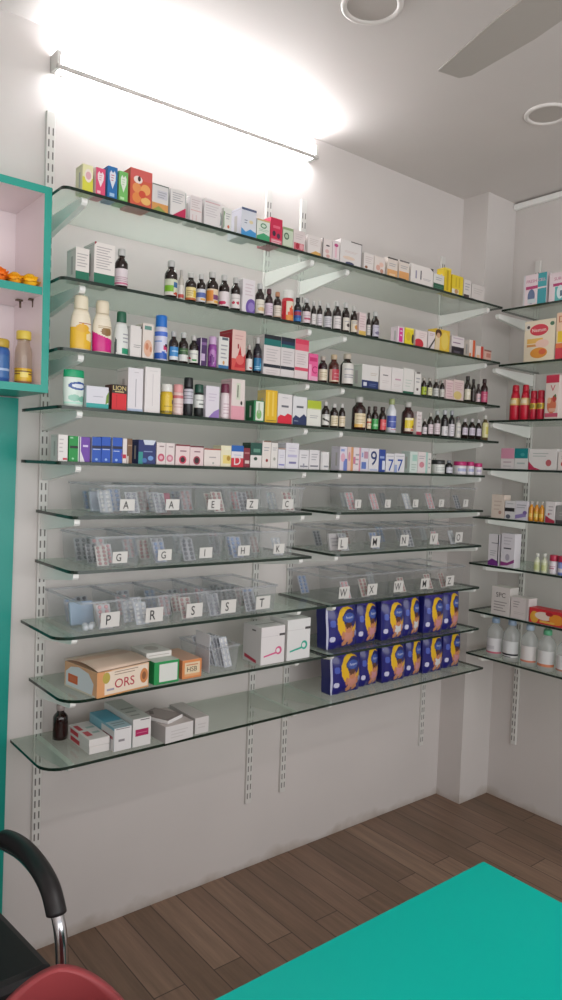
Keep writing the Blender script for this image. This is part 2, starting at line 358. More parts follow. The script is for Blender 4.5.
# ---------------------------------------------------------------- stock on the shelves
ITEMS = [
 ('B', 2.1925, 0, 0.0023, 0.029, 0.045, 0.0726, 'medicine_carton', 'pale yellow carton with cream top at left end of the top shelf', 'box', None, 'e2dfae', 'e6e2bd', 'e2dfae', [('R', 0, 0, 1, 0.55, 'd2cf42'), ('E', 0.55, 0.62, 0.36, 0.24, 'eadfd2'), ('E', 0.55, 0.62, 0.26, 0.14, 'd9a9b0')]),
 ('B', 2.1925, 0, 0.0382, 0.0271, 0.045, 0.0739, 'medicine_carton', 'pink carton with a white heart between the yellow and blue cartons', 'box', None, 'd6476f', 'e8d3d8', 'd6476f', [('P', [(0.5, 0.33), (0.2, 0.6), (0.18, 0.78), (0.32, 0.88), (0.5, 0.8), (0.68, 0.88), (0.82, 0.78), (0.8, 0.6)], 'ead9dc'), ('L', 3, 0.34, 0.55, 0.66, 0.78, 'cf7f90'), ('R', 0.15, 0.1, 0.5, 0.2, 'e9b6c2')]),
 ('B', 2.1925, 0, 0.0723, 0.0277, 0.045, 0.0873, 'medicine_carton', 'blue carton with a white heart on the top shelf', 'box', None, '1c6aa8', '2f78b4', '1c6aa8', [('P', [(0.5, 0.33), (0.2, 0.6), (0.18, 0.78), (0.32, 0.88), (0.5, 0.8), (0.68, 0.88), (0.82, 0.78), (0.8, 0.6)], 'd8dce4'), ('L', 3, 0.34, 0.55, 0.66, 0.78, 'c05a70'), ('R', 0.2, 0.1, 0.7, 0.2, '9fc0dc')]),
 ('B', 2.1925, 0, 0.1042, 0.0265, 0.045, 0.083, 'medicine_carton', 'green carton with a white heart beside the orange fruit carton', 'box', None, '6fb45e', '86bb78', '6fb45e', [('P', [(0.5, 0.33), (0.2, 0.6), (0.18, 0.78), (0.32, 0.88), (0.5, 0.8), (0.68, 0.88), (0.82, 0.78), (0.8, 0.6)], 'dbe3d4'), ('L', 3, 0.34, 0.55, 0.66, 0.78, 'a9c3a0'), ('R', 0.15, 0.1, 0.6, 0.18, 'b9dcab')]),
 ('B', 2.1925, 0, 0.157, 0.0659, 0.06, 0.1014, 'medicine_carton', 'large salmon red carton with orange fruit picture on the top shelf', 'box', None, 'c9563e', 'c2553f', 'c9563e', [('R', 0, 0.72, 1, 1, 'cc5a55'), ('E', 0.35, 0.72, 0.2, 0.1, 'e9d8d0'), ('E', 0.4, 0.75, 0.07, 0.07, '3a1b1b'), ('E', 0.3, 0.5, 0.2, 0.13, 'dd8f52'), ('E', 0.7, 0.5, 0.22, 0.14, 'e2a05c'), ('E', 0.3, 0.24, 0.2, 0.14, 'd98543'), ('E', 0.72, 0.2, 0.22, 0.1, 'e3b266'), ('E', 0.55, 0.36, 0.16, 0.1, 'c84a30')]),
 ('B', 2.1925, 0, 0.2173, 0.0522, 0.045, 0.0772, 'medicine_carton', 'white carton with an orange and green base beside the salmon red carton', 'box', None, 'd2cfcd', 'd2cfcd', 'd2cfcd', [('R', 0, 0, 1, 0.34, 'cf9452'), ('P', [(0, 0.05), (0.9, 0.05), (0.4, 0.24)], '8e9a4c'), ('R', 0, 0.96, 1, 1, '55605a'), ('R', 0.97, 0, 1, 1, '6d7570'), ('R', 0.3, 0.5, 0.9, 0.8, 'c3c2c9'), ('L', 3, 0.35, 0.52, 0.85, 0.78, '9a9aa0')]),
 ('B', 2.1925, 0, 0.2744, 0.0498, 0.045, 0.0791, 'medicine_carton', 'white carton with a crimson corner triangle on the top shelf', 'box', None, 'd9d5d2', 'e0dedd', 'd9d5d2', [('P', [(0, 0), (1, 0), (1, 0.42)], 'bb2450'), ('L', 5, 0.12, 0.5, 0.85, 0.9, '9a9aa0'), ('R', 0.94, 0.4, 1, 0.95, 'a9b0ab')]),
 ('B', 2.1925, 0, 0.3342, 0.0394, 0.045, 0.0751, 'medicine_carton', 'plain white carton with faint pink lines right of the crimson triangle carton', 'box', None, 'd8d0cf', 'dedada', 'd8d0cf', [('R', 0.05, 0.45, 0.95, 0.48, 'cfa09c'), ('L', 4, 0.12, 0.55, 0.85, 0.9, 'bfb0b0'), ('R', 0.2, 0.06, 0.24, 0.3, 'c79a9a'), ('R', 0.5, 0.06, 0.54, 0.3, 'c79a9a')]),
 ('B', 2.1925, 0, 0.3925, 0.0608, 0.045, 0.0801, 'medicine_carton', 'wide white carton with a pinkish header line and grey swoosh', 'box', None, 'dad5d4', 'dad5d4', 'dad5d4', [('R', 0.05, 0.86, 0.9, 0.9, 'c9a3a6'), ('L', 5, 0.08, 0.35, 0.8, 0.8, 'c4bcbe'), ('P', [(0.9, 0.12), (1, 0.2), (0.98, 0.55), (0.9, 0.65), (0.94, 0.4)], '7c8c88')]),
 ('B', 2.1925, 0, 0.4444, 0.029, 0.045, 0.0703, 'medicine_carton', 'slim white carton with a green swoosh and an orange dot', 'box', None, 'd9dad4', 'd9dad4', 'd9dad4', [('P', [(0, 0.1), (0.14, 0.2), (0.1, 0.6), (0.2, 0.8), (0, 0.85)], '86a07c'), ('E', 0.62, 0.22, 0.14, 0.07, 'c06a4a'), ('L', 3, 0.3, 0.5, 0.85, 0.8, '9a9aa0')]),
 ('B', 2.1925, 0, 0.5233, 0.0557, 0.075, 0.0872, 'medicine_carton', 'white carton with a navy lid band and a blue wave base', 'box', None, 'cfd2da', 'cdccd8', 'cfd2da', [('R', 0, 0.92, 1, 1, '4c5878'), ('P', [(0, 0), (1, 0), (1, 0.22), (0.6, 0.3), (0.3, 0.18), (0, 0.3)], '3f8fc6'), ('L', 2, 0.2, 0.45, 0.4, 0.62, '6a7488'), ('E', 0.65, 0.55, 0.14, 0.06, 'd6c8a0')]),
 ('B', 2.1925, 0, 0.5797, 0.05, 0.045, 0.0669, 'medicine_carton', 'white and green carton with a leaf circle and gold top edge', 'box', None, 'd4dad0', 'd4dad0', 'd4dad0', [('R', 0, 0.93, 1, 1, 'c6a874'), ('P', [(0, 0), (1, 0), (1, 0.3), (0.5, 0.4), (0, 0.22)], '3d9a6a'), ('E', 0.5, 0.72, 0.24, 0.12, '3f7a55'), ('E', 0.5, 0.72, 0.17, 0.07, 'c6d6c4'), ('L', 2, 0.15, 0.45, 0.9, 0.58, '7fae8f')]),
 ('B', 2.1925, 0, 0.631, 0.047, 0.07, 0.0838, 'medicine_carton', 'crimson carton with dark berries standing before the second upright', 'box', None, 'c2254a', 'c9395a', 'c2254a', [('E', 0.3, 0.42, 0.14, 0.1, '3a2036'), ('E', 0.68, 0.36, 0.14, 0.1, '4a2a44'), ('R', 0.05, 0.02, 0.95, 0.22, 'd07a88'), ('L', 2, 0.1, 0.05, 0.9, 0.2, 'e3c4c8'), ('R', 0.2, 0.62, 0.8, 0.72, 'd86078')]),
 ('B', 2.1925, 0, 0.6785, 0.0413, 0.045, 0.0651, 'medicine_carton', 'pale green carton with a dark round emblem on the top shelf', 'box', None, 'c2cdb8', 'c2cdb8', 'c2cdb8', [('E', 0.35, 0.58, 0.26, 0.17, '4d6650'), ('E', 0.35, 0.58, 0.16, 0.1, 'a6b8a0'), ('R', 0, 0.88, 1, 1, '8aa176'), ('R', 0, 0, 1, 0.12, 'a0b48f')]),
 ('B', 2.1925, 0, 0.7255, 0.0487, 0.045, 0.0672, 'medicine_carton', 'white carton with a pink and red base right of the pale green one', 'box', None, 'd6cac8', 'd6cac8', 'd6cac8', [('R', 0.05, 0.05, 0.9, 0.4, 'c76a74'), ('E', 0.35, 0.25, 0.16, 0.14, 'a52238'), ('E', 0.7, 0.25, 0.16, 0.14, 'd89aa0'), ('L', 3, 0.15, 0.55, 0.85, 0.85, 'c3b6b6')]),
 ('B', 2.1925, 0, 0.7908, 0.0561, 0.045, 0.0649, 'medicine_carton', 'white carton with a golden corner wedge at its base', 'box', None, 'd8d1ce', 'd8d1ce', 'd8d1ce', [('P', [(0, 0), (1, 0), (1, 0.2), (0.6, 0.26)], 'd2a35a'), ('L', 4, 0.12, 0.5, 0.85, 0.85, 'c4b8b4')]),
 ('B', 2.1925, 0, 0.8475, 0.0433, 0.045, 0.067, 'medicine_carton', 'slim white carton with pink marks left of the pink spotted one', 'box', None, 'd9cfcc', 'd9cfcc', 'd9cfcc', [('R', 0, 0, 0.08, 1, '4e4a4c'), ('E', 0.55, 0.68, 0.2, 0.04, '4c4448'), ('E', 0.5, 0.4, 0.2, 0.1, 'd2aaa8'), ('E', 0.6, 0.18, 0.2, 0.08, 'c89a94')]),
 ('B', 2.1925, 0, 0.8879, 0.0322, 0.045, 0.0705, 'medicine_carton', 'slim white carton with a magenta spot near its top', 'box', None, 'dacfd0', 'dacfd0', 'dacfd0', [('E', 0.5, 0.78, 0.28, 0.08, 'b4457c'), ('R', 0.35, 0.2, 0.6, 0.7, 'dfb4c0'), ('L', 2, 0.15, 0.06, 0.85, 0.16, '9a9aa0')]),
 ('B', 2.1925, 0, 0.9582, 0.1016, 0.06, 0.083, 'medicine_carton', 'large white carton with an open black edged top on the top shelf', 'box', None, 'd5d0ce', 'd5d0ce', 'd5d0ce', [('E', 0.45, 0.09, 0.2, 0.06, '3d4464'), ('E', 0.4, 0.3, 0.28, 0.07, 'd8c2b0'), ('R', 0.97, 0, 1, 1, '8a8686'), ('R', 0.48, 0.96, 1, 1, '453f40'), ('L', 2, 0.2, 0.5, 0.8, 0.6, 'cbb9b4')]),
 ('B', 2.1925, 0, 1.0451, 0.0483, 0.045, 0.0607, 'medicine_carton', 'small white carton with a brown dot near the middle of the top shelf', 'box', None, 'd8d1cd', 'd8d1cd', 'd8d1cd', [('E', 0.25, 0.2, 0.14, 0.08, '8a5a3c'), ('L', 4, 0.15, 0.4, 0.9, 0.85, 'c0b4b0')]),
 ('B', 2.1925, 0, 1.1001, 0.0537, 0.045, 0.0609, 'medicine_carton', 'small white carton with pinkish flower prints', 'box', None, 'd9cfc9', 'd9cfc9', 'd9cfc9', [('E', 0.35, 0.35, 0.2, 0.16, 'd0a294'), ('E', 0.65, 0.55, 0.2, 0.14, 'dcb8a8'), ('E', 0.7, 0.2, 0.16, 0.12, 'b98a78')]),
 ('B', 2.1925, 0, 1.1661, 0.0528, 0.045, 0.0694, 'medicine_carton', 'white and orange carton with a black lid edge, left of a pair', 'box', None, 'd6cbc2', 'd6cbc2', 'd6cbc2', [('R', 0, 0, 1, 0.4, 'd4a06a'), ('R', 0.2, 0.1, 0.8, 0.2, 'dfc09c'), ('R', 0, 0.93, 1, 1, '3a3434'), ('L', 2, 0.15, 0.55, 0.85, 0.75, '9a9aa0')]),
 ('B', 2.1925, 0, 1.2282, 0.0533, 0.045, 0.0712, 'medicine_carton', 'white and orange carton with a grey lid edge and dark foot', 'box', None, 'd6cbc2', 'd6cbc2', 'd6cbc2', [('R', 0, 0.08, 1, 0.45, 'd2995f'), ('R', 0, 0, 0.7, 0.1, '3d3840'), ('R', 0, 0.93, 1, 1, '6a6466'), ('L', 2, 0.15, 0.58, 0.85, 0.78, '9a9aa0')]),
 ('B', 2.1925, 0, 1.3285, 0.1253, 0.06, 0.0727, 'medicine_carton', 'wide white carton with a black corner tab near the fourth upright', 'box', None, 'dcd6d2', 'dcd6d2', 'dcd6d2', [('R', 0.2, 0.3, 0.26, 0.7, '8d88a0'), ('R', 0.42, 0.3, 0.47, 0.75, '55505c'), ('P', [(0.85, 1), (1, 1), (1, 0.85)], '2e2a2c'), ('L', 2, 0.55, 0.3, 0.9, 0.42, '9a9aa0')]),
 ('B', 2.1925, 0, 1.426, 0.0619, 0.045, 0.06, 'medicine_carton', 'white carton with a dark green lower half on the top shelf', 'box', None, 'd4d2cc', 'd4d2cc', 'd4d2cc', [('R', 0, 0, 1, 0.42, '23573f'), ('L', 2, 0.1, 0.1, 0.9, 0.3, '4f7a66'), ('L', 2, 0.2, 0.6, 0.8, 0.85, '9a9aa0')]),
 ('B', 2.1925, 0, 1.4791, 0.0384, 0.04, 0.0948, 'medicine_carton', 'tall slim yellow carton before the fourth upright', 'box', None, 'd8ba1e', 'd8ba1e', 'd8ba1e', [('R', 0.3, 0.1, 0.6, 0.9, 'b89a14'), ('R', 0.0, 0.93, 1, 1, 'e2cf5c')]),
 ('B', 2.1925, 0, 1.5402, 0.0676, 0.045, 0.0773, 'medicine_carton', 'yellow carton with a white base patch near the top shelf right end', 'box', None, 'dcc22a', 'dcc22a', 'dcc22a', [('R', 0, 0, 0.6, 0.3, 'd8d4c6'), ('E', 0.4, 0.2, 0.16, 0.12, 'b98a60'), ('R', 0.3, 0.4, 0.4, 0.9, 'c4a61c'), ('R', 0.6, 0.4, 0.7, 0.9, 'c4a61c')]),
 ('B', 2.1925, 0, 1.6031, 0.045, 0.045, 0.0728, 'medicine_carton', 'small white carton with a dark base corner near the column', 'box', None, 'cfc9c6', 'cfc9c6', 'cfc9c6', [('R', 0.0, 0, 0.75, 0.2, '3c3638'), ('L', 3, 0.15, 0.4, 0.85, 0.85, '9a9aa0')]),
 ('B', 2.1925, 0, 1.6735, 0.0849, 0.045, 0.0651, 'medicine_carton', 'faint translucent white carton at right end of the top shelf', 'box', None, 'cbc4c0', 'cbc4c0', 'cbc4c0', [('L', 3, 0.15, 0.4, 0.85, 0.8, 'bab2ae'), ('R', 0.0, 0, 0.2, 0.1, '4a4446')]),
 ('B', 1.9645, 0, -0.0067, 0.0372, 0.06, 0.0849, 'medicine_carton', 'white carton with a green base at left end of second shelf', 'box', None, 'dcd6d0', 'dcd8d4', 'dcd6d0', [('R', 0, 0, 1, 0.28, '0f6a50'), ('L', 5, 0.1, 0.4, 0.9, 0.85, 'a9a3a3')]),
 ('B', 1.9645, 0, 0.0551, 0.0591, 0.07, 0.1092, 'medicine_carton', 'taller white carton with a green base and red top corner', 'box', None, 'dfd9d4', 'dedad8', 'dfd9d4', [('R', 0, 0, 1, 0.26, '0f6a50'), ('L', 9, 0.1, 0.36, 0.85, 0.92, 'a8a0a2'), ('P', [(0, 1), (0.12, 1), (0, 0.92)], '8a2434')]),
 ('T', 1.9645, 0, 0.1132, 0.0178, 0.1101, 'syrup_bottle', 'lone dark brown bottle with white label beside the green based cartons', 'bottle', None, 'syrup', '1e110d', 'd6d6d4', 'd7ccd0', [('L', 6, 0.1, 0.2, 0.9, 0.9, 'b79aa4'), ('R', 0, 0.08, 1, 0.16, 'c06a88')], -10, None, 1.0),
 ('T', 1.9645, 0, 0.2691, 0.0186, 0.1109, 'syrup_bottle', 'biggest brown bottle with a green and blue label on second shelf', 'bottle', None, 'syrup', '1e110d', 'd2d2d0', 'c9cdb4', [('R', 0, 0.2, 0.55, 0.62, '7ab02c'), ('R', 0.55, 0.5, 1, 0.85, '3f6a98'), ('R', 0, 0, 1, 0.16, 'd8d0c8'), ('E', 0.75, 0.12, 0.2, 0.1, 'b8442c')], None, None, 1.0),
 ('T', 1.9645, 0, 0.2969, 0.008, 0.0878, 'medicine_vial', 'tiny clear vial squeezed behind the biggest brown bottle', 'bottle', None, 'syrup', 'b9b3a8', 'cfcac4', 'd6d0c8', [('R', 0, 0, 1, 0.3, 'b84a44')], None, None, 1.0),
 ('T', 1.9645, 0, 0.334, 0.0164, 0.0884, 'syrup_bottle', 'brown bottle with a yellow and orange label', 'bottle', None, 'syrup', '1e110d', 'dedcd8', 'dfcf92', [('R', 0.5, 0.2, 1, 0.8, 'd7b63c'), ('R', 0, 0, 1, 0.18, 'c06a3c'), ('L', 3, 0.1, 0.3, 0.5, 0.8, '9a7a50')], None, None, 1.0),
 ('T', 1.9645, 0, 0.3682, 0.0138, 0.0904, 'syrup_bottle', 'brown bottle with a violet blue and white label', 'bottle', None, 'syrup', '1e110d', 'dcdad8', 'cfd0da', [('R', 0, 0.35, 1, 0.75, '5468a8'), ('R', 0.4, 0.1, 0.8, 0.3, 'd9a85a'), ('R', 0, 0, 1, 0.1, 'cfd0d8')], None, None, 1.0),
 ('T', 1.9645, 0, 0.41, 0.0186, 0.1056, 'syrup_bottle', 'brown bottle with an orange and purple label', 'bottle', None, 'syrup', '1e110d', 'e0deda', 'dcc6a8', [('R', 0, 0.15, 0.4, 0.9, 'd88a3a'), ('R', 0.4, 0.3, 1, 0.6, '73406a'), ('R', 0.45, 0.05, 0.9, 0.2, 'd9a24a')], None, None, 1.0),
 ('T', 1.9645, 0, 0.4517, 0.0165, 0.1043, 'syrup_bottle', 'brown bottle with a white label and magenta dot, under the second upright', 'bottle', None, 'syrup', '1e110d', 'dedcda', 'dcd2d4', [('E', 0.25, 0.22, 0.24, 0.14, 'c2305a'), ('L', 4, 0.15, 0.45, 0.9, 0.9, 'b5a5ac')], None, None, 1.0),
 ('T', 1.9645, 0, 0.4927, 0.0149, 0.1039, 'syrup_bottle', 'brown bottle with two red dots on a white label', 'bottle', None, 'syrup', '1e110d', 'd8d6d4', 'dad4d2', [('E', 0.3, 0.38, 0.13, 0.1, 'b8304a'), ('E', 0.62, 0.38, 0.13, 0.1, 'b8304a'), ('L', 2, 0.15, 0.65, 0.9, 0.9, 'b5b0ae')], None, None, 1.0),
 ('B', 1.9645, 0, 0.5322, 0.0469, 0.045, 0.1033, 'medicine_carton', 'tall white carton with a big purple circle on second shelf', 'box', None, 'd9d3d6', 'd9d3d6', 'd9d3d6', [('E', 0.72, 0.18, 0.44, 0.26, '6a4f9e'), ('E', 0.72, 0.2, 0.26, 0.14, '8d78b8'), ('L', 4, 0.2, 0.5, 0.85, 0.9, 'c9b9bf')]),
 ('T', 1.9645, 0, 0.586, 0.0148, 0.1031, 'syrup_bottle', 'brown bottle with a white and tan label right of purple circle carton', 'bottle', None, 'syrup', '1f1612', 'd4d4d4', 'd8d2c6', [('E', 0.5, 0.3, 0.3, 0.16, 'cdb184'), ('L', 2, 0.15, 0.6, 0.85, 0.85, 'b9b0a6')], None, None, 1.0),
 ('T', 1.9645, 0, 0.6213, 0.0131, 0.0921, 'syrup_bottle', 'small dark bottle with a maroon cap', 'bottle', None, 'syrup', '2a1418', '5a2430', 'd4c4d0', [('L', 4, 0.15, 0.2, 0.85, 0.85, 'a88fa6')], None, None, 1.0),
 ('T', 1.9645, 0, 0.6555, 0.0131, 0.0887, 'syrup_bottle', 'small dark bottle with an orange cap', 'bottle', None, 'syrup', '1e110d', 'c98a62', 'd6ccc0', [('L', 3, 0.15, 0.3, 0.85, 0.85, 'b3a594'), ('R', 0, 0, 1, 0.12, 'c0a58c')], None, None, 1.0),
 ('T', 1.9645, 0, 0.7035, 0.0194, 0.1026, 'lotion_bottle', 'red and white bottle with a white cap on second shelf', 'bottle', None, 'spray', 'c4303a', 'dcdad6', 'd8cdb8', [('R', 0, 0, 0.3, 1, 'c4303a'), ('R', 0.3, 0, 1, 0.3, 'd98a3c'), ('P', [(0.4, 0.3), (0.9, 0.3), (0.6, 0.8)], 'd65a3c')], None, None, 1.0),
 ('T', 1.9645, 0, 0.7399, 0.0124, 0.0847, 'syrup_bottle', 'dark bottle with black cap and blue red label', 'bottle', None, 'syrup', '14141c', '1c1c20', '35549a', [('R', 0, 0.55, 1, 0.9, '9a3048'), ('R', 0, 0, 1, 0.3, '2c74b4')], None, None, 1.0),
 ('T', 1.9645, 0, 0.7788, 0.0146, 0.09, 'syrup_bottle', 'dark bottle with white cap and pinkish label beside third upright', 'bottle', None, 'syrup', '1e110d', 'dad8d8', 'd8c8cc', [('R', 0.2, 0.3, 0.8, 0.45, 'b4506a'), ('L', 2, 0.1, 0.6, 0.9, 0.85, 'b09aa2')], None, None, 1.0),
 ('T', 1.9645, 0, 0.8067, 0.0091, 0.0834, 'syrup_bottle', 'slim dark bottle, left one of a slim pair', 'bottle', None, 'syrup', '1e110d', 'd4d2d0', 'd6d2d0', [('L', 3, 0.15, 0.3, 0.85, 0.8, 'a8a4a4')], None, None, 1.0),
 ('T', 1.9645, 0, 0.834, 0.0098, 0.0897, 'syrup_bottle', 'slim dark bottle, right one of a slim pair', 'bottle', None, 'syrup', '1e110d', 'd9d7d4', 'cfc9cc', [('L', 4, 0.15, 0.2, 0.85, 0.8, '9d96a0')], None, None, 1.0),
 ('T', 1.9645, 0, 0.8744, 0.0139, 0.0881, 'syrup_bottle', 'dark bottle with grey white label right of the slim pair', 'bottle', None, 'syrup', '1e110d', 'd8d6d4', 'c6c4c8', [('L', 4, 0.15, 0.2, 0.85, 0.85, '9a98a4')], None, None, 1.0),
 ('T', 1.9645, 0, 0.9173, 0.0153, 0.1031, 'syrup_bottle', 'dark bottle with tall white label and double ring cap', 'bottle', None, 'syrup', '1e110d', 'dcdad8', 'd8d2d0', [('L', 5, 0.15, 0.15, 0.85, 0.9, 'aaa2a6')], None, None, 1.0),
 ('T', 1.9645, 0, 0.9576, 0.0142, 0.1049, 'syrup_bottle', 'dark bottle with large white cap and dark dot label', 'bottle', None, 'syrup', '1e110d', 'e0dedb', 'd6cfc4', [('E', 0.5, 0.4, 0.2, 0.14, '4a4040'), ('L', 2, 0.15, 0.65, 0.85, 0.9, '9a9aa0')], None, None, 1.0),
 ('T', 1.9645, 0, 0.9964, 0.0128, 0.0993, 'syrup_bottle', 'dark bottle with a white and orange label next to yellow based carton', 'bottle', None, 'syrup', '1e110d', 'd8d4d0', 'd4c8b6', [('E', 0.65, 0.4, 0.3, 0.2, 'c08a4e'), ('L', 2, 0.15, 0.7, 0.85, 0.9, '9a9aa0')], None, None, 1.0),
 ('B', 1.9645, 0, 1.0271, 0.0333, 0.035, 0.0803, 'medicine_carton', 'pinkish white carton with a yellow base wedged between dark bottles', 'box', None, 'd9c6c6', 'd9c6c6', 'd9c6c6', [('R', 0, 0, 1, 0.22, 'd2b05c'), ('L', 5, 0.1, 0.35, 0.9, 0.9, 'c4a9ab')]),
 ('T', 1.9645, 0, 1.0645, 0.0078, 0.0875, 'syrup_bottle', 'very slim dark bottle right of the yellow based carton', 'bottle', None, 'syrup', '1e110d', '5a524c', 'c9c6c0', [('L', 3, 0.15, 0.2, 0.85, 0.85, '9a9aa0')], None, None, 1.0),
 ('T', 1.9645, 0, 1.1048, 0.0151, 0.0979, 'syrup_bottle', 'dark bottle with a white cap and lavender label ending the bottle row', 'bottle', None, 'syrup', '1e110d', 'dedcda', 'bcb8c6', [('E', 0.5, 0.3, 0.3, 0.16, '77708a'), ('L', 2, 0.15, 0.6, 0.85, 0.88, '8f8a9c')], None, None, 1.0),
 ('B', 1.9645, 0, 1.2268, 0.0353, 0.035, 0.0613, 'medicine_carton', 'slim white carton with magenta lettering on second shelf', 'box', None, 'dccbd2', 'dccbd2', 'dccbd2', [('R', 0.2, 0.1, 0.75, 0.92, 'cf2f8c'), ('R', 0.35, 0.7, 0.65, 0.78, 'e6c4d6'), ('R', 0.35, 0.45, 0.65, 0.53, 'e6c4d6')]),
 ('B', 1.9645, 0, 1.2722, 0.0477, 0.035, 0.0628, 'medicine_carton', 'small yellow carton with a dark figure beside magenta lettered carton', 'box', None, 'dcc81e', 'dcc81e', 'dcc81e', [('E', 0.9, 0.4, 0.14, 0.28, '3a2f20'), ('E', 0.4, 0.5, 0.25, 0.25, 'c9b028'), ('R', 0, 0.9, 1, 1, 'e6d75a')]),
 ('B', 1.9645, 0, 1.3394, 0.0664, 0.035, 0.0628, 'medicine_carton', 'white carton with a red circle at its base', 'box', None, 'dccfcc', 'dccfcc', 'dccfcc', [('E', 0.3, 0.2, 0.4, 0.3, 'c02c3c'), ('L', 3, 0.3, 0.55, 0.9, 0.9, 'c8b4b4')]),
 ('B', 1.9645, 0, 1.3994, 0.04, 0.035, 0.068, 'medicine_carton', 'slim white carton with a dark diagonal stripe', 'box', None, 'd6cccb', 'd6cccb', 'd6cccb', [('P', [(0, 0), (0.25, 0), (1, 0.55), (1, 0.7)], '3e3a38'), ('L', 2, 0.2, 0.75, 0.8, 0.92, 'b08a96')]),
 ('B', 1.9645, 0, 1.4645, 0.0866, 0.04, 0.0844, 'medicine_carton', 'yellow carton with a portrait of a brown haired woman', 'box', None, 'd8b53a', 'd8b53a', 'd8b53a', [('R', 0, 0, 0.3, 0.7, 'd3c0a0'), ('E', 0.2, 0.8, 0.22, 0.18, '4a2e1e'), ('E', 0.2, 0.7, 0.12, 0.12, 'c29a7a'), ('E', 0.65, 0.5, 0.25, 0.4, 'dcc25a')]),
 ('B', 1.9645, 0, 1.5594, 0.0776, 0.035, 0.0714, 'medicine_carton', 'white carton with a black base on second shelf', 'box', None, 'd3cccc', 'd3cccc', 'd3cccc', [('R', 0, 0, 1, 0.42, '201c26'), ('R', 0.2, 0.1, 0.7, 0.2, '4a4654'), ('R', 0.1, 0.6, 0.7, 0.66, '8a7088'), ('R', 0.1, 0.85, 0.9, 0.9, 'b9a5b3')]),
 ('B', 1.9645, 0, 1.6526, 0.0375, 0.035, 0.0699, 'medicine_carton', 'slim white carton with one orange red stripe', 'box', None, 'd6cac2', 'd6cac2', 'd6cac2', [('R', 0.55, 0, 0.95, 1, 'c4562e'), ('R', 0, 0, 0.3, 0.25, 'c98050')]),
 ('B', 1.9645, 0, 1.7028, 0.051, 0.035, 0.0525, 'medicine_carton', 'low white carton with a red stripe between two striped cartons', 'box', None, 'd8cbc4', 'd8cbc4', 'd8cbc4', [('R', 0.62, 0, 0.95, 1, 'bb3a2c'), ('R', 0.1, 0, 0.5, 0.3, 'd5a884')]),
 ('B', 1.9645, 0, 1.7572, 0.0474, 0.035, 0.0432, 'medicine_carton', 'low pinkish carton at right end of second shelf', 'box', None, 'cfa79a', 'cfa79a', 'cfa79a', [('R', 0.3, 0.3, 0.9, 0.7, 'b5766a'), ('R', 0.0, 0.85, 1, 1, '8a5a50')]),
 ('T', 1.7845, 0, 0.0004, 0.0278, 0.1439, 'powder_bottle', 'cream and yellow talc bottle at left end of third shelf', 'bottle', None, 'powder', 'e6dcc6', 'e3d9c0', 'e6dcc6', [('P', [(0, 0), (1, 0), (1, 0.45), (0.5, 0.6), (0, 0.62)], 'e0b32c'), ('E', 0.5, 0.6, 0.22, 0.12, 'dca92e'), ('L', 2, 0.4, 0.72, 1, 0.82, 'a5523c'), ('E', 0.8, 0.35, 0.2, 0.12, 'ead7a6')], -8, None, 0.62),
 ('T', 1.7845, 0, 0.0605, 0.0264, 0.1403, 'powder_bottle', 'cream and magenta talc bottle beside the yellow one', 'bottle', None, 'powder', 'e6dcc8', 'e0d4bc', 'e6dcc8', [('P', [(0, 0), (1, 0), (1, 0.35), (0.5, 0.45), (0, 0.62)], 'c9167c'), ('E', 0.6, 0.6, 0.2, 0.12, '8a6a40'), ('L', 2, 0.3, 0.68, 0.9, 0.8, 'b7a07a')], -8, None, 0.62),
 ('T', 1.7845, 0, 0.1155, 0.02, 0.1201, 'powder_bottle', 'white talc bottle with dark green cap and green badge', 'bottle', None, 'powder', 'd6d8d4', '1f5c44', 'd6d8d4', [('R', 0.45, 0.02, 0.95, 0.22, '1c8f68'), ('P', [(0.05, 0), (0.2, 0), (0.22, 0.5), (0.1, 0.62)], '4a5c58'), ('L', 3, 0.5, 0.4, 0.9, 0.8, '9a9aa0')], -5, None, 0.65),
 ('B', 1.7845, 0, 0.1536, 0.0338, 0.045, 0.0869, 'medicine_carton', 'plain white carton right of the green capped talc bottle', 'box', None, 'd9d4d1', 'dcd9d7', 'd9d4d1', [('L', 2, 0.3, 0.3, 0.95, 0.42, '8a8688'), ('R', 0.9, 0.92, 1, 1, '3a3638')]),
 ('B', 1.7845, 0, 0.1911, 0.0335, 0.045, 0.0983, 'medicine_carton', 'white and peach carton with a green logo on third shelf', 'box', None, 'd9cfc8', 'd9cfc8', 'd9cfc8', [('R', 0.15, 0.82, 0.8, 0.93, '5b8a80'), ('E', 0.5, 0.3, 0.4, 0.24, 'd6ab92'), ('E', 0.4, 0.35, 0.16, 0.1, 'c27c5c'), ('E', 0.75, 0.28, 0.1, 0.08, 'c27c5c')]),
 ('T', 1.7845, 0, 0.2419, 0.018, 0.1301, 'spray_can', 'tall white and blue can with a bright blue cap', 'can', None, 'spray', 'c9cbe0', '1f6ec4', 'cdcde2', [('P', [(0, 0), (1, 0), (1, 0.14), (0.6, 0.26), (0, 0.2)], '2458b4'), ('R', 0, 0.86, 1, 1, '4a70cc'), ('E', 0.8, 0.42, 0.2, 0.12, 'c23a6a'), ('E', 0.75, 0.5, 0.1, 0.08, '2c2430'), ('L', 2, 0.1, 0.6, 0.6, 0.75, '8aa2d2')], None, None, 1.0),
 ('T', 1.7845, 0, 0.2808, 0.0138, 0.0908, 'syrup_bottle', 'dark bottle with a bright blue label on third shelf', 'bottle', None, 'syrup', '1e110d', 'd0cfce', '3a86c4', [('R', 0, 0, 1, 0.3, 'd4d8dc'), ('R', 0.2, 0.6, 0.8, 0.75, '9cc4e2')], None, None, 1.0),
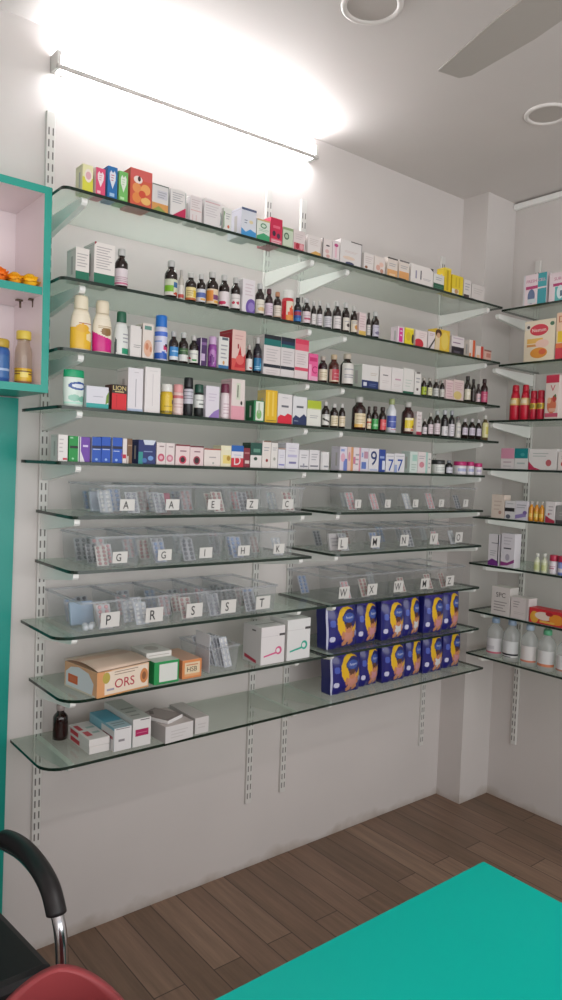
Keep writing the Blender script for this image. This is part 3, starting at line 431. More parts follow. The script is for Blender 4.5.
 ('T', 1.7845, 0, 0.3141, 0.0144, 0.0916, 'syrup_bottle', 'dark bottle with a dark green and white label', 'bottle', None, 'syrup', '1e110d', 'd8d8d6', 'd4d4d0', [('R', 0, 0.5, 1, 1, '3c5a3a'), ('L', 2, 0.2, 0.6, 0.8, 0.9, '7a9c6a'), ('E', 0.9, 0.3, 0.16, 0.1, 'b8304a')], None, None, 1.0),
 ('T', 1.7845, 0, 0.3489, 0.0137, 0.0885, 'syrup_bottle', 'dark bottle with white label and a green dot', 'bottle', None, 'syrup', '1c1412', 'dcdad8', 'd8d8d0', [('E', 0.5, 0.2, 0.2, 0.1, '3f8a4c'), ('E', 0.1, 0.35, 0.14, 0.1, 'b43050'), ('L', 3, 0.15, 0.5, 0.85, 0.9, '9a9aa0')], None, None, 1.0),
 ('B', 1.7845, 0, 0.3752, 0.0229, 0.045, 0.0838, 'medicine_carton', 'slim dark purple carton with white bands', 'box', None, '44245a', '44245a', '44245a', [('R', 0.1, 0.75, 0.9, 0.85, '7c5a8e'), ('R', 0.15, 0.2, 0.7, 0.45, 'b9a3c4'), ('R', 0, 0, 0.12, 1, 'cfc8d2')]),
 ('T', 1.7845, 0, 0.4142, 0.013, 0.094, 'lotion_bottle', 'bright purple rounded bottle on third shelf', 'bottle', None, 'spray', '8a3f92', 'c9a8cc', '8f4698', [('E', 0.45, 0.5, 0.3, 0.4, 'b078b6'), ('E', 0.4, 0.35, 0.16, 0.3, '6d2c7c')], None, None, 1.0),
 ('B', 1.7845, 0, 0.4466, 0.0365, 0.045, 0.0965, 'medicine_carton', 'white carton with a blue base beside the red flamed carton', 'box', None, 'd6d6d2', 'd6d6d2', 'd6d6d2', [('R', 0, 0, 1, 0.12, '2f6a9a'), ('R', 0.3, 0.9, 0.9, 0.98, '55606a'), ('L', 4, 0.2, 0.3, 0.85, 0.8, '9a9aa0'), ('E', 0.5, 0.2, 0.1, 0.06, 'c4905a')]),
 ('B', 1.7845, 0, 0.5017, 0.0511, 0.07, 0.1247, 'medicine_carton', 'tall red and white carton with a red flame picture', 'box', None, 'd9b8b0', 'a31b2c', 'c23a44', [('R', 0, 0, 1, 0.3, 'cc4f48'), ('P', [(0.3, 0.2), (0.6, 0.62), (0.75, 0.3), (1, 0.45), (1, 0.1), (0.2, 0.08)], 'b8222c'), ('E', 0.6, 0.28, 0.3, 0.12, 'd2605a'), ('R', 0.4, 0.55, 0.5, 0.66, '8f1c28'), ('L', 2, 0.2, 0.75, 0.8, 0.9, 'c99a98')]),
 ('T', 1.7845, 0, 0.5491, 0.0105, 0.0866, 'syrup_bottle', 'small dark bottle with white label right of the red flame carton', 'bottle', None, 'syrup', '1e110d', 'cfcac4', 'dcd8d4', [('E', 0.6, 0.2, 0.2, 0.1, 'b04a4a')], None, None, 1.0),
 ('T', 1.7845, 0, 0.5831, 0.0139, 0.1148, 'syrup_bottle', 'teal blue labelled bottle with white cap on third shelf', 'bottle', None, 'syrup', '1c1a24', 'd4d2d0', '1f6a96', [('R', 0.5, 0.3, 0.9, 0.5, '4aa0c4'), ('R', 0, 0.82, 1, 1, '3a2430'), ('L', 2, 0.1, 0.1, 0.8, 0.3, '8cc0d8')], None, None, 1.0),
 ('B', 1.7845, 0, 0.6319, 0.0676, 0.06, 0.1268, 'medicine_carton', 'white carton with black and teal bands, left of two alike', 'box', None, 'd4cccb', 'd4cccb', '141c26', [('R', 0, 0.9, 1, 1, '141c26'), ('R', 0, 0.74, 1, 0.9, '0d6a66'), ('R', 0, 0.2, 1, 0.28, '1c2430'), ('L', 5, 0.15, 0.34, 0.85, 0.68, 'b7b0b2'), ('L', 2, 0.15, 0.05, 0.85, 0.16, 'bdb4b6')]),
 ('B', 1.7845, 0, 0.6955, 0.0564, 0.06, 0.1279, 'medicine_carton', 'white carton with navy and teal bands, right of two alike', 'box', None, 'd2cccc', 'd2cccc', '141c26', [('R', 0, 0.9, 1, 1, '12182a'), ('R', 0, 0.82, 1, 0.9, '17284a'), ('R', 0, 0.74, 1, 0.82, '0d6a66'), ('R', 0, 0.2, 1, 0.28, '1c2430'), ('L', 5, 0.15, 0.34, 0.85, 0.68, 'b7b0b2')]),
 ('B', 1.7845, 0, 0.7544, 0.0573, 0.06, 0.1304, 'medicine_carton', 'white carton with crimson pink bands beside the navy banded carton', 'box', None, 'd8cccc', 'd8cccc', 'cf3a58', [('R', 0, 0.88, 1, 1, 'cf3a58'), ('R', 0, 0.72, 1, 0.88, 'd85f74'), ('R', 0, 0.22, 1, 0.3, 'cf4a62'), ('L', 5, 0.15, 0.36, 0.85, 0.66, 'bdb0b2')]),
 ('B', 1.7845, 0, 0.8066, 0.0407, 0.04, 0.0906, 'medicine_carton', 'bright pink carton with white lettering on third shelf', 'box', None, 'dc5c92', 'dc5c92', 'dc5c92', [('R', 0.1, 0.72, 0.9, 0.86, 'c02a6a'), ('X', 'C', 0.62, 0.42, 0.26, 'b02062'), ('R', 0, 0, 1, 0.18, 'e0a3bd'), ('R', 0, 0, 0.3, 0.6, 'e79abb')]),
 ('T', 1.7845, 0, 0.8634, 0.016, 0.0913, 'syrup_bottle', 'dark bottle with small cream label right of the pink carton', 'bottle', None, 'syrup', '2a0f16', 'cfc4b8', 'd8cdb6', [('L', 3, 0.2, 0.2, 0.8, 0.8, 'a5936f')], None, None, 1.0),
 ('T', 1.7845, 0, 0.9164, 0.0192, 0.1028, 'syrup_bottle', 'brown bottle with a red label and cream cap', 'bottle', None, 'syrup', '4a1a14', 'd6bfa0', 'b03444', [('R', 0, 0, 0.2, 1, 'd8b0a4'), ('L', 3, 0.3, 0.3, 0.8, 0.7, 'd08a90'), ('R', 0, 0, 1, 0.12, 'd8c0a8')], None, None, 1.0),
 ('T', 1.7845, 0, 0.9835, 0.0241, 0.1146, 'syrup_bottle', 'dark bottle with a tall white wraparound label', 'bottle', None, 'syrup', '1e110d', 'd6cab8', 'd3cfca', [('L', 6, 0.15, 0.1, 0.75, 0.9, '9a9aa0'), ('R', 0.8, 0, 0.95, 0.5, '4a4440')], None, (0.08, 0.7), 1.0),
 ('B', 1.7845, 0, 1.0762, 0.0835, 0.07, 0.084, 'medicine_carton', 'white carton with a navy blue base panel on third shelf', 'box', None, 'd5d2cf', 'c6ccc2', 'd5d2cf', [('R', 0, 0, 1, 0.34, '1c2f62'), ('R', 0.1, 0.1, 0.3, 0.26, 'c9ccd8'), ('L', 2, 0.45, 0.1, 0.9, 0.24, '6a7aa6'), ('L', 2, 0.5, 0.55, 0.9, 0.7, 'bcaea2')]),
 ('B', 1.7845, 0, 1.1553, 0.0594, 0.045, 0.0879, 'medicine_carton', 'plain white carton with one small dark line', 'box', None, 'd8d2d0', 'd8d2d0', 'd8d2d0', [('R', 0.25, 0.62, 0.7, 0.66, '6a6468'), ('L', 2, 0.2, 0.3, 0.8, 0.45, 'c6bcbc')]),
 ('B', 1.7845, 0, 1.2177, 0.0612, 0.045, 0.0891, 'medicine_carton', 'plain white carton with a faint pink line', 'box', None, 'd8d3d1', 'd8d3d1', 'd8d3d1', [('R', 0.3, 0.5, 0.8, 0.56, 'bb92a4'), ('L', 2, 0.2, 0.22, 0.8, 0.34, 'c6bcbc')]),
 ('B', 1.7845, 0, 1.2798, 0.0591, 0.045, 0.0942, 'medicine_carton', 'plain white carton with a dark green foot strip', 'box', None, 'd6d4d0', 'd6d4d0', 'd6d4d0', [('R', 0, 0, 1, 0.1, '1f5c46'), ('L', 3, 0.2, 0.25, 0.8, 0.6, 'bac4bc')]),
 ('B', 1.7845, 0, 1.3318, 0.0354, 0.035, 0.0869, 'medicine_carton', 'slim white carton left of the lime labelled bottle', 'box', None, 'd8d4d0', 'd8d4d0', 'd8d4d0', [('R', 0.3, 0.2, 0.6, 0.3, '55484c'), ('R', 0.2, 0.92, 0.8, 1, '7c7674'), ('L', 2, 0.2, 0.5, 0.8, 0.8, '9a9aa0')]),
 ('T', 1.7845, 0, 1.3796, 0.0107, 0.0723, 'syrup_bottle', 'small dark bottle with a lime green label', 'bottle', None, 'syrup', '1e110d', 'c4beb4', '9db02c', [('R', 0.3, 0.3, 0.7, 0.5, '6a7a1c')], None, None, 1.0),
 ('T', 1.7845, 0, 1.4138, 0.0107, 0.0736, 'syrup_bottle', 'small dark bottle with a cream label, right of the lime one', 'bottle', None, 'syrup', '1e110d', 'c4beb4', 'cfcca8', [('L', 3, 0.2, 0.2, 0.8, 0.8, '9c9a78')], None, None, 1.0),
 ('T', 1.7845, 0, 1.4525, 0.0119, 0.0738, 'syrup_bottle', 'small dark bottle with a grey label before the fourth upright', 'bottle', None, 'syrup', '1e110d', 'b9b2aa', 'bcbcb8', [('L', 3, 0.2, 0.2, 0.8, 0.8, '8c8c8c')], None, None, 1.0),
 ('T', 1.7845, 0, 1.4881, 0.0098, 0.0737, 'syrup_bottle', 'small dark bottle with a pale label left of the pink white carton', 'bottle', None, 'syrup', '1e110d', 'b9b2aa', 'c6c4bc', [('L', 4, 0.2, 0.2, 0.8, 0.8, 'a09c94')], None, None, 1.0),
 ('B', 1.7845, 0, 1.5219, 0.0454, 0.035, 0.0759, 'medicine_carton', 'pinkish white carton with fine pattern on third shelf', 'box', None, 'd6bebe', 'd6bebe', 'd6bebe', [('L', 6, 0.1, 0.1, 0.9, 0.9, 'c29aa4')]),
 ('B', 1.7845, 0, 1.5787, 0.0637, 0.035, 0.0819, 'medicine_carton', 'pinkish white carton with a yellow base patch', 'box', None, 'd4c0bc', 'd4c0bc', 'd4c0bc', [('E', 0.4, 0.25, 0.4, 0.2, 'cdb878'), ('L', 4, 0.1, 0.5, 0.9, 0.9, 'c09aa4')]),
 ('T', 1.7845, 0, 1.6519, 0.0137, 0.1062, 'syrup_bottle', 'dark bottle with black cap and cream label near the right end', 'bottle', None, 'syrup', '2a2420', '2a2624', 'cfc8b4', [('E', 0.5, 0.6, 0.3, 0.16, 'dcd6c6')], None, None, 1.0),
 ('T', 1.7845, 0, 1.6861, 0.0101, 0.0974, 'syrup_bottle', 'very slim unlabelled dark bottle near the right end of third shelf', 'bottle', None, 'syrup', '241c18', '2c2624', '2c241f', [], None, None, 1.0),
 ('T', 1.7845, 0, 1.7191, 0.0095, 0.0803, 'syrup_bottle', 'small dark bottle with pink white label beside the last one', 'bottle', None, 'syrup', '2a1a1c', '3a2c2c', 'd2b3b8', [('L', 2, 0.2, 0.3, 0.8, 0.7, '9a9aa0')], None, None, 1.0),
 ('T', 1.7845, 0, 1.7665, 0.0151, 0.1059, 'syrup_bottle', 'dark bottle with a deep pink label at right end of third shelf', 'bottle', None, 'syrup', '2c1014', '3a1c20', 'b8486a', [('L', 3, 0.2, 0.2, 0.8, 0.8, 'd08aa0')], None, None, 1.0),
 ('T', 1.6355, 0, -0.016, 0.0276, 0.0967, 'powder_tub', 'pale mint tub with a green lid and blue oval logo', 'tub', None, 'tube', 'd2e0d8', '0a9a68', 'd2e0d8', [('E', 0.6, 0.72, 0.34, 0.16, '2c4f92'), ('E', 0.6, 0.72, 0.24, 0.08, 'd4dbe6'), ('E', 0.45, 0.25, 0.2, 0.13, '8fc0ae'), ('E', 0.75, 0.22, 0.16, 0.12, '76b09c'), ('R', 0, 0.02, 1, 0.1, 'a8d8c6')], 0, None, 0.6),
 ('B', 1.6355, 0, 0.0446, 0.0635, 0.06, 0.0586, 'medicine_carton', 'wide white carton with a teal base and green leaf', 'box', None, 'd2d2da', 'c4ccce', 'd2d2da', [('R', 0, 0, 1, 0.22, '2fa09c'), ('P', [(0.86, 0.2), (1, 0.3), (1, 0.8), (0.9, 0.6)], '6a8a2c'), ('L', 1, 0.3, 0.5, 0.75, 0.58, '9c9aa8')]),
 ('B', 1.6355, 0, 0.1079, 0.0441, 0.045, 0.069, 'medicine_carton', 'red carton with a black and gold header on fourth shelf', 'box', None, 'cc1c28', '5a2a22', 'cc1c28', [('R', 0, 0.66, 1, 1, '2a2018'), ('X', 'LION', 0.5, 0.87, 0.18, 'd2bc7c'), ('R', 0.2, 0.7, 0.8, 0.75, 'b9a878'), ('R', 0.3, 0.1, 0.34, 0.6, 'b01420')]),
 ('B', 1.6355, 0, 0.1561, 0.0464, 0.07, 0.1199, 'medicine_carton', 'tall white carton with a grey printed line, left of two tall ones', 'box', None, 'd8d4d8', 'dcd6d4', 'd8d4d8', [('R', 0.5, 0.1, 0.54, 0.75, '8c8894'), ('R', 0, 0, 1, 0.06, 'a4b4cc'), ('L', 1, 0.4, 0.88, 0.7, 0.92, 'b4aeb4')]),
 ('B', 1.6355, 0, 0.2096, 0.0485, 0.06, 0.1278, 'medicine_carton', 'tall plain white carton, right of two tall ones', 'box', None, 'dcd7d6', 'dcd7d6', 'dcd7d6', [('R', 0.48, 0.15, 0.52, 0.85, 'c4bec0'), ('L', 1, 0.3, 0.9, 0.8, 0.94, 'c9c4c4')]),
 ('T', 1.6355, 0, 0.2651, 0.0176, 0.0871, 'lotion_bottle', 'yellow bottle with a white cap on fourth shelf', 'bottle', None, 'spray', 'cfae2e', 'dcdad4', 'd6b632', [('E', 0.85, 0.6, 0.22, 0.14, '4a3a2a'), ('R', 0, 0, 1, 0.12, '8a7420'), ('L', 2, 0.2, 0.3, 0.7, 0.5, 'a78c20')], None, None, 1.0),
 ('T', 1.6355, 0, 0.3019, 0.0155, 0.0894, 'lotion_bottle', 'pinkish white bottle with a pink cap beside the yellow bottle', 'bottle', None, 'spray', 'dcbcb8', 'd89898', 'd9c4c2', [('R', 0, 0.86, 1, 1, 'c06a70'), ('L', 4, 0.15, 0.15, 0.85, 0.75, 'c4a0a0')], None, None, 1.0),
 ('T', 1.6355, 0, 0.3361, 0.0147, 0.1128, 'lotion_bottle', 'black bottle with black cap and tall grey label', 'bottle', None, 'spray', '14151c', '17181c', 'b9b8c2', [('L', 4, 0.1, 0.3, 0.9, 0.9, '74747c')], None, (0.32, 0.7), 1.0),
 ('T', 1.6355, 0, 0.3725, 0.0146, 0.0962, 'lotion_bottle', 'black bottle with dark green cap and white label', 'bottle', None, 'spray', '16181a', '1f4a3c', 'd2d4d0', [('L', 2, 0.15, 0.5, 0.85, 0.8, '4a4c4c'), ('R', 0.3, 0.2, 0.9, 0.35, '6a706c')], None, (0.28, 0.68), 1.0),
 ('B', 1.6355, 0, 0.4122, 0.0478, 0.045, 0.0949, 'medicine_carton', 'white carton with a purple base corner on fourth shelf', 'box', None, 'd5cfd8', 'd5cfd8', 'd5cfd8', [('P', [(0.2, 0), (1, 0), (1, 0.3), (0.6, 0.2)], '8f73b4'), ('L', 3, 0.2, 0.5, 0.8, 0.8, 'c3b9c9')]),
 ('T', 1.6355, 0, 0.4653, 0.0138, 0.1067, 'lotion_bottle', 'pinkish white bottle with a maroon cap', 'bottle', None, 'spray', 'd8cacc', '6a2440', 'dccfd2', [('L', 5, 0.2, 0.15, 0.8, 0.85, 'c2a8b2')], None, None, 1.0),
 ('B', 1.6355, 0, 0.5052, 0.0497, 0.06, 0.125, 'medicine_carton', 'tall white carton with a pink base and dark label print', 'box', None, 'd8ccc8', 'e0bcc2', 'd8ccc8', [('R', 0, 0, 1, 0.34, 'd697a4'), ('R', 0.35, 0.5, 0.65, 0.9, 'c6ccb8'), ('R', 0.42, 0.55, 0.5, 0.85, '5a5a52'), ('E', 0.75, 0.42, 0.08, 0.05, '2c2628')]),
 ('B', 1.6355, 0, 0.5869, 0.041, 0.045, 0.0662, 'medicine_carton', 'pale carton framed in green with a plant picture', 'box', None, '1f7a4a', '14603a', '1f7a4a', [('R', 0.18, 0.06, 0.92, 0.96, 'd5dccf'), ('E', 0.5, 0.35, 0.25, 0.22, '7fae6c'), ('R', 0.42, 0.4, 0.56, 0.9, 'a5b49c')]),
 ('B', 1.6355, 0, 0.6357, 0.0478, 0.045, 0.1031, 'medicine_carton', 'tall yellow carton on fourth shelf right of the second upright', 'box', None, 'd9ae22', 'd8c07a', 'd9ae22', [('R', 0.15, 0.2, 0.3, 0.95, 'e3c458'), ('R', 0.55, 0.2, 0.7, 0.95, 'e3c458'), ('L', 1, 0.1, 0.04, 0.9, 0.1, '6a5218')]),
 ('B', 1.6355, 0, 0.6916, 0.0588, 0.045, 0.0961, 'medicine_carton', 'white carton with a red wavy base', 'box', None, 'd6d2d2', 'd6d2d2', 'd6d2d2', [('P', [(0, 0), (1, 0), (1, 0.3), (0.7, 0.36), (0.5, 0.26), (0.2, 0.3), (0, 0.2)], 'cf2038'), ('R', 0.25, 0.55, 0.75, 0.62, '6a6a72'), ('L', 1, 0.3, 0.85, 0.7, 0.9, '9a9aa0')]),
 ('B', 1.6355, 0, 0.7549, 0.0591, 0.045, 0.0932, 'medicine_carton', 'white carton with a navy wavy base', 'box', None, 'd4d4d6', 'd4d4d6', 'd4d4d6', [('P', [(0, 0), (1, 0), (1, 0.3), (0.8, 0.4), (0.5, 0.26), (0.2, 0.34), (0, 0.22)], '1f2f58'), ('R', 0.25, 0.6, 0.75, 0.67, '55585f'), ('L', 1, 0.1, 0.1, 0.4, 0.18, '8a94ac')]),
 ('B', 1.6355, 0, 0.8176, 0.0615, 0.045, 0.0854, 'medicine_carton', 'white carton with a lime green top on fourth shelf', 'box', None, 'd8d8d0', 'd8d8d0', 'a8b82e', [('R', 0, 0.7, 1, 1, 'a8b82e'), ('L', 2, 0.2, 0.3, 0.8, 0.45, '9a9aa0'), ('R', 0, 0.66, 1, 0.7, 'c8d088')]),
 ('T', 1.6355, 0, 0.882, 0.0138, 0.0884, 'syrup_bottle', 'dark bottle with a black printed white label next to the lime carton', 'bottle', None, 'syrup', '1e110d', 'd6d4d0', 'd4d2cc', [('P', [(0.1, 0.7), (0.9, 0.3), (0.9, 0.15), (0.1, 0.5)], '3a3432'), ('L', 1, 0.2, 0.8, 0.8, 0.9, '9a9aa0')], None, None, 1.0),
 ('T', 1.6355, 0, 0.922, 0.0145, 0.0849, 'syrup_bottle', 'dark bottle with a cream label, left of two alike on fourth shelf', 'bottle', None, 'syrup', '1e110d', 'dad8d4', 'd8cdb2', [('L', 4, 0.15, 0.15, 0.85, 0.85, 'a8966c')], None, None, 1.0),
 ('T', 1.6355, 0, 0.9571, 0.0121, 0.0876, 'syrup_bottle', 'dark bottle with a cream label, right of two alike on fourth shelf', 'bottle', None, 'syrup', '1e110d', 'dad8d4', 'd6c8b0', [('L', 3, 0.15, 0.25, 0.85, 0.85, 'a8966c')], None, None, 1.0),
 ('T', 1.6355, 0, 1.0518, 0.0251, 0.1196, 'syrup_bottle', 'large dark bottle with cream label and orange red spot', 'bottle', None, 'syrup', '2a0f10', 'd8d6d2', 'd9c8a6', [('P', [(0.6, 0), (1, 0), (1, 0.62), (0.7, 0.5)], 'cf4a30'), ('L', 4, 0.1, 0.3, 0.6, 0.9, 'a89678'), ('R', 0, 0, 0.4, 0.2, 'dcae5c')], None, None, 1.0),
 ('T', 1.6355, 0, 1.0872, 0.0092, 0.0877, 'syrup_bottle', 'small dark bottle with a cream and red label left of the green one', 'bottle', None, 'syrup', '1e110d', '3a2420', 'cfc2a4', [('R', 0, 0.55, 1, 0.75, 'b44a3a'), ('L', 2, 0.2, 0.1, 0.8, 0.4, 'a5946c')], None, None, 1.0),
 ('T', 1.6355, 0, 1.1218, 0.0127, 0.0906, 'syrup_bottle', 'small dark bottle with a bright green label', 'bottle', None, 'syrup', '1e110d', '4a3a34', '3f9a52', [('R', 0.2, 0.3, 0.8, 0.5, '8fcf98')], None, None, 1.0),
 ('T', 1.6355, 0, 1.1632, 0.0146, 0.0917, 'syrup_bottle', 'small dark bottle with a coral red label', 'bottle', None, 'syrup', '1e110d', '3a2a26', 'cf4a50', [('L', 2, 0.2, 0.4, 0.8, 0.7, 'e4a0a0')], None, None, 1.0),
 ('T', 1.6355, 0, 1.2149, 0.0187, 0.126, 'lotion_bottle', 'white bottle with pale green cap and blue label', 'bottle', None, 'syrup', 'd4d6dc', 'b9c68c', '4a5aa4', [('R', 0, 0, 1, 0.18, 'd2d2da'), ('E', 0.5, 0.2, 0.25, 0.1, '3a4a9c'), ('L', 2, 0.2, 0.5, 0.8, 0.8, '9aa6d4'), ('R', 0.3, 0.02, 0.8, 0.08, 'b4687a')], None, None, 1.0),
 ('T', 1.6355, 0, 1.3098, 0.0234, 0.1229, 'syrup_bottle', 'large amber bottle with a yellow label on fourth shelf', 'bottle', None, 'syrup', '3a2020', 'd4d2cc', 'd9bf2a', [('P', [(0.5, 0.5), (1, 0.2), (1, 0.05), (0.4, 0.3)], '8a5a1c'), ('R', 0, 0, 1, 0.22, 'dcc8b4'), ('R', 0, 0.85, 0.5, 1, 'e2d8b0'), ('E', 0.5, 0.1, 0.2, 0.06, 'c04a3a')], 14, None, 1.0),
 ('B', 1.6355, 0, 1.3494, 0.0299, 0.035, 0.0888, 'medicine_carton', 'slim white carton with a red foot beside the amber bottle', 'box', None, 'd6cdcc', 'd6cdcc', 'd6cdcc', [('R', 0, 0, 1, 0.14, 'a03048'), ('L', 4, 0.2, 0.3, 0.8, 0.9, 'b8a8ac')]),
 ('T', 1.6355, 0, 1.3934, 0.0099, 0.0656, 'syrup_bottle', 'dark bottle with a low white label, first of the dense right group', 'bottle', None, 'syrup', '1e110d', 'cfcac4', 'd4c8cc', [('L', 2, 0.2, 0.3, 0.8, 0.7, '9a9aa0')], None, None, 1.0),
 ('T', 1.6355, 0, 1.4295, 0.0122, 0.0905, 'syrup_bottle', 'dark bottle with clear cap and pinkish label before fourth upright', 'bottle', None, 'syrup', '1e110d', 'c9c6bc', 'cfbfc4', [('L', 3, 0.2, 0.2, 0.8, 0.8, 'a08c94')], None, None, 1.0),
 ('T', 1.6355, 0, 1.4706, 0.0132, 0.1021, 'syrup_bottle', 'dark bottle with frosted cap and pinkish white label', 'bottle', None, 'syrup', '1e110d', 'c4c8c8', 'd0c2c6', [('L', 4, 0.2, 0.2, 0.8, 0.8, 'a08c94')], None, None, 1.0),
 ('T', 1.6355, 0, 1.5182, 0.0146, 0.1077, 'syrup_bottle', 'taller dark bottle with a slim white label low down', 'bottle', None, 'syrup', '181418', 'cfd2d6', 'd6d2d4', [('L', 4, 0.3, 0.1, 0.7, 0.9, '9a9aa0')], None, (0.06, 0.4), 1.0),
 ('T', 1.6355, 0, 1.5589, 0.0124, 0.1087, 'syrup_bottle', 'taller dark bottle with grey cap and white front label', 'bottle', None, 'syrup', '181418', 'b4b8c0', 'd2ccd2', [('L', 4, 0.3, 0.1, 0.7, 0.9, '9a9aa0')], None, (0.06, 0.5), 1.0),
 ('T', 1.6355, 0, 1.5998, 0.0123, 0.0878, 'syrup_bottle', 'slim bottle wrapped in a pale grey label', 'bottle', None, 'syrup', '8f8a88', '7c7a78', 'c9c6bf', [('L', 6, 0.15, 0.1, 0.85, 0.9, '9a9aa0')], None, (0.04, 0.72), 1.0),
 ('T', 1.6355, 0, 1.6458, 0.0141, 0.0826, 'syrup_bottle', 'dark bottle with lilac label, left of three alike', 'bottle', None, 'syrup', '1e110d', 'd2d0d0', 'c6bcc8', [('L', 3, 0.15, 0.2, 0.85, 0.8, '9a8ca2')], None, (0.2, 0.55), 1.0),
 ('T', 1.6355, 0, 1.6935, 0.0145, 0.0858, 'syrup_bottle', 'dark bottle with lilac label, middle of three alike', 'bottle', None, 'syrup', '1e110d', 'd2d0d0', 'c2b9c6', [('L', 3, 0.15, 0.2, 0.85, 0.8, '9a8ca2')], None, (0.2, 0.55), 1.0),
 ('T', 1.6355, 0, 1.7358, 0.0126, 0.0854, 'syrup_bottle', 'dark bottle with lilac label, right of three alike', 'bottle', None, 'syrup', '1e110d', 'cfcdcd', 'bfb8c4', [('L', 3, 0.15, 0.2, 0.85, 0.8, '9a8ca2')], None, (0.2, 0.55), 1.0),
 ('T', 1.6355, 0, 1.7831, 0.0141, 0.1069, 'syrup_bottle', 'bottle with a pale yellow label at right end of fourth shelf', 'bottle', None, 'syrup', '5a4a30', 'd8d6d0', 'd0ca96', [('R', 0.3, 0.2, 0.8, 0.7, 'c4b860')], None, (0.12, 0.7), 1.0),
 ('B', 1.4905, 0, -0.0496, 0.0286, 0.045, 0.0695, 'medicine_carton', 'white carton with a red foot mark at left end of fifth shelf', 'box', None, 'd9d6d3', 'd9d6d3', 'd9d6d3', [('R', 0.55, 0.06, 0.95, 0.13, 'b8243c'), ('L', 4, 0.2, 0.3, 0.6, 0.9, 'b8b4b4'), ('R', 0, 0, 0.08, 1, '6f6a68')]),
 ('B', 1.4905, 0, -0.0183, 0.0278, 0.045, 0.0676, 'medicine_carton', 'bright green carton with a black band', 'box', None, '158a3e', '158a3e', '158a3e', [('R', 0.1, 0.52, 0.92, 0.62, '10241a'), ('R', 0.9, 0, 1, 1, 'c9d4cc'), ('R', 0.1, 0.9, 0.4, 0.96, '8cc49c'), ('E', 0.4, 0.12, 0.12, 0.04, '8cd0a0')]),
 ('B', 1.4905, 0, 0.0122, 0.0287, 0.045, 0.0666, 'medicine_carton', 'purple and white carton with a diagonal white corner', 'box', None, '6a3f9e', '6a3f9e', '6a3f9e', [('P', [(0, 0), (0.5, 0), (0, 0.55)], 'd6d2da'), ('R', 0.3, 0.6, 0.8, 0.68, 'c9bbe0'), ('R', 0, 0, 0.1, 1, 'd6d2da')]),
 ('B', 1.4905, 0, 0.0454, 0.0264, 0.045, 0.0683, 'medicine_carton', 'blue carton with a dark band, left of three blue ones', 'box', None, '1f50ac', 'c9cdd8', '1f50ac', [('R', 0, 0.55, 1, 0.66, '141c40'), ('R', 0.1, 0.5, 0.9, 0.53, 'b9c6e4'), ('E', 0.5, 0.12, 0.14, 0.05, '8fb0e4')]),
 ('B', 1.4905, 0, 0.0729, 0.0263, 0.045, 0.0698, 'medicine_carton', 'blue carton with a dark band, middle of three blue ones', 'box', None, '1f50b0', '1f50b0', '1f50b0', [('R', 0, 0.55, 1, 0.66, '141c40'), ('R', 0.1, 0.5, 0.9, 0.53, 'b9c6e4'), ('E', 0.5, 0.12, 0.14, 0.05, '8fb0e4')]),
 ('B', 1.4905, 0, 0.1064, 0.0295, 0.045, 0.0702, 'medicine_carton', 'blue carton with a dark band, right of three blue ones', 'box', None, '1f50b0', 'c9cdd8', '1f50b0', [('R', 0, 0.55, 1, 0.66, '141c40'), ('R', 0.1, 0.45, 0.7, 0.48, 'b9c6e4'), ('E', 0.4, 0.12, 0.14, 0.05, '8fb0e4'), ('P', [(1, 0.2), (0.85, 0.3), (1, 0.5)], '7a3a9c')]),
 ('B', 1.4905, 0, 0.1289, 0.0124, 0.045, 0.0686, 'medicine_carton', 'very slim white carton with a red patch right of the blue cartons', 'box', None, 'd8cfce', 'd8cfce', 'd8cfce', [('R', 0, 0.2, 0.8, 0.36, 'b8243c')]),
 ('B', 1.4905, 0, 0.1436, 0.0147, 0.045, 0.0694, 'medicine_carton', 'very slim brown carton on fifth shelf', 'box', None, '6f4f38', '8a6a50', '6f4f38', [('R', 0, 0, 0.25, 0.3, 'd6ccc2'), ('R', 0.1, 0.7, 0.9, 0.74, 'a58a70')]),
 ('B', 1.4905, 0, 0.1978, 0.0546, 0.05, 0.0679, 'medicine_carton', 'dark blue and teal carton with a white top panel', 'box', None, '232f68', '232f68', '232f68', [('P', [(0.25, 1), (1, 1), (0.85, 0.8), (0.35, 0.8)], 'c9d0dc'), ('R', 0, 0, 0.25, 0.5, '2a8a86'), ('R', 0.3, 0.5, 0.8, 0.54, '7a88b4'), ('E', 0.7, 0.25, 0.16, 0.1, '6a8fc4'), ('E', 0.35, 0.15, 0.14, 0.1, '3f6aa4')]),
 ('B', 1.4905, 0, 0.2425, 0.0289, 0.045, 0.0631, 'medicine_carton', 'slim white carton with a pink heart drop, left of two alike', 'box', None, 'd8ccca', 'd8ccca', 'd8ccca', [('E', 0.5, 0.32, 0.38, 0.18, 'b85068'), ('E', 0.5, 0.32, 0.2, 0.09, 'd9aab4'), ('R', 0.3, 0.8, 0.8, 0.85, '8c7a7c')]),
 ('B', 1.4905, 0, 0.2724, 0.0284, 0.045, 0.0631, 'medicine_carton', 'slim white carton with a pink heart drop, right of two alike', 'box', None, 'd8ccca', 'd8ccca', 'd8ccca', [('E', 0.45, 0.3, 0.38, 0.17, 'c2788a'), ('E', 0.45, 0.3, 0.2, 0.09, 'd9b4bc'), ('R', 0.3, 0.8, 0.8, 0.85, 'a08c8e')]),
 ('B', 1.4905, 0, 0.3142, 0.0477, 0.045, 0.0604, 'medicine_carton', 'white carton with a dark red round emblem, left of two alike', 'box', None, 'dbc6c6', 'dbc6c6', 'dbc6c6', [('R', 0, 0.93, 1, 1, '7a2a34'), ('E', 0.5, 0.27, 0.26, 0.2, 'c23a58'), ('E', 0.5, 0.27, 0.16, 0.13, '2c1a20'), ('R', 0.3, 0.66, 0.75, 0.72, '8c6a74')]),
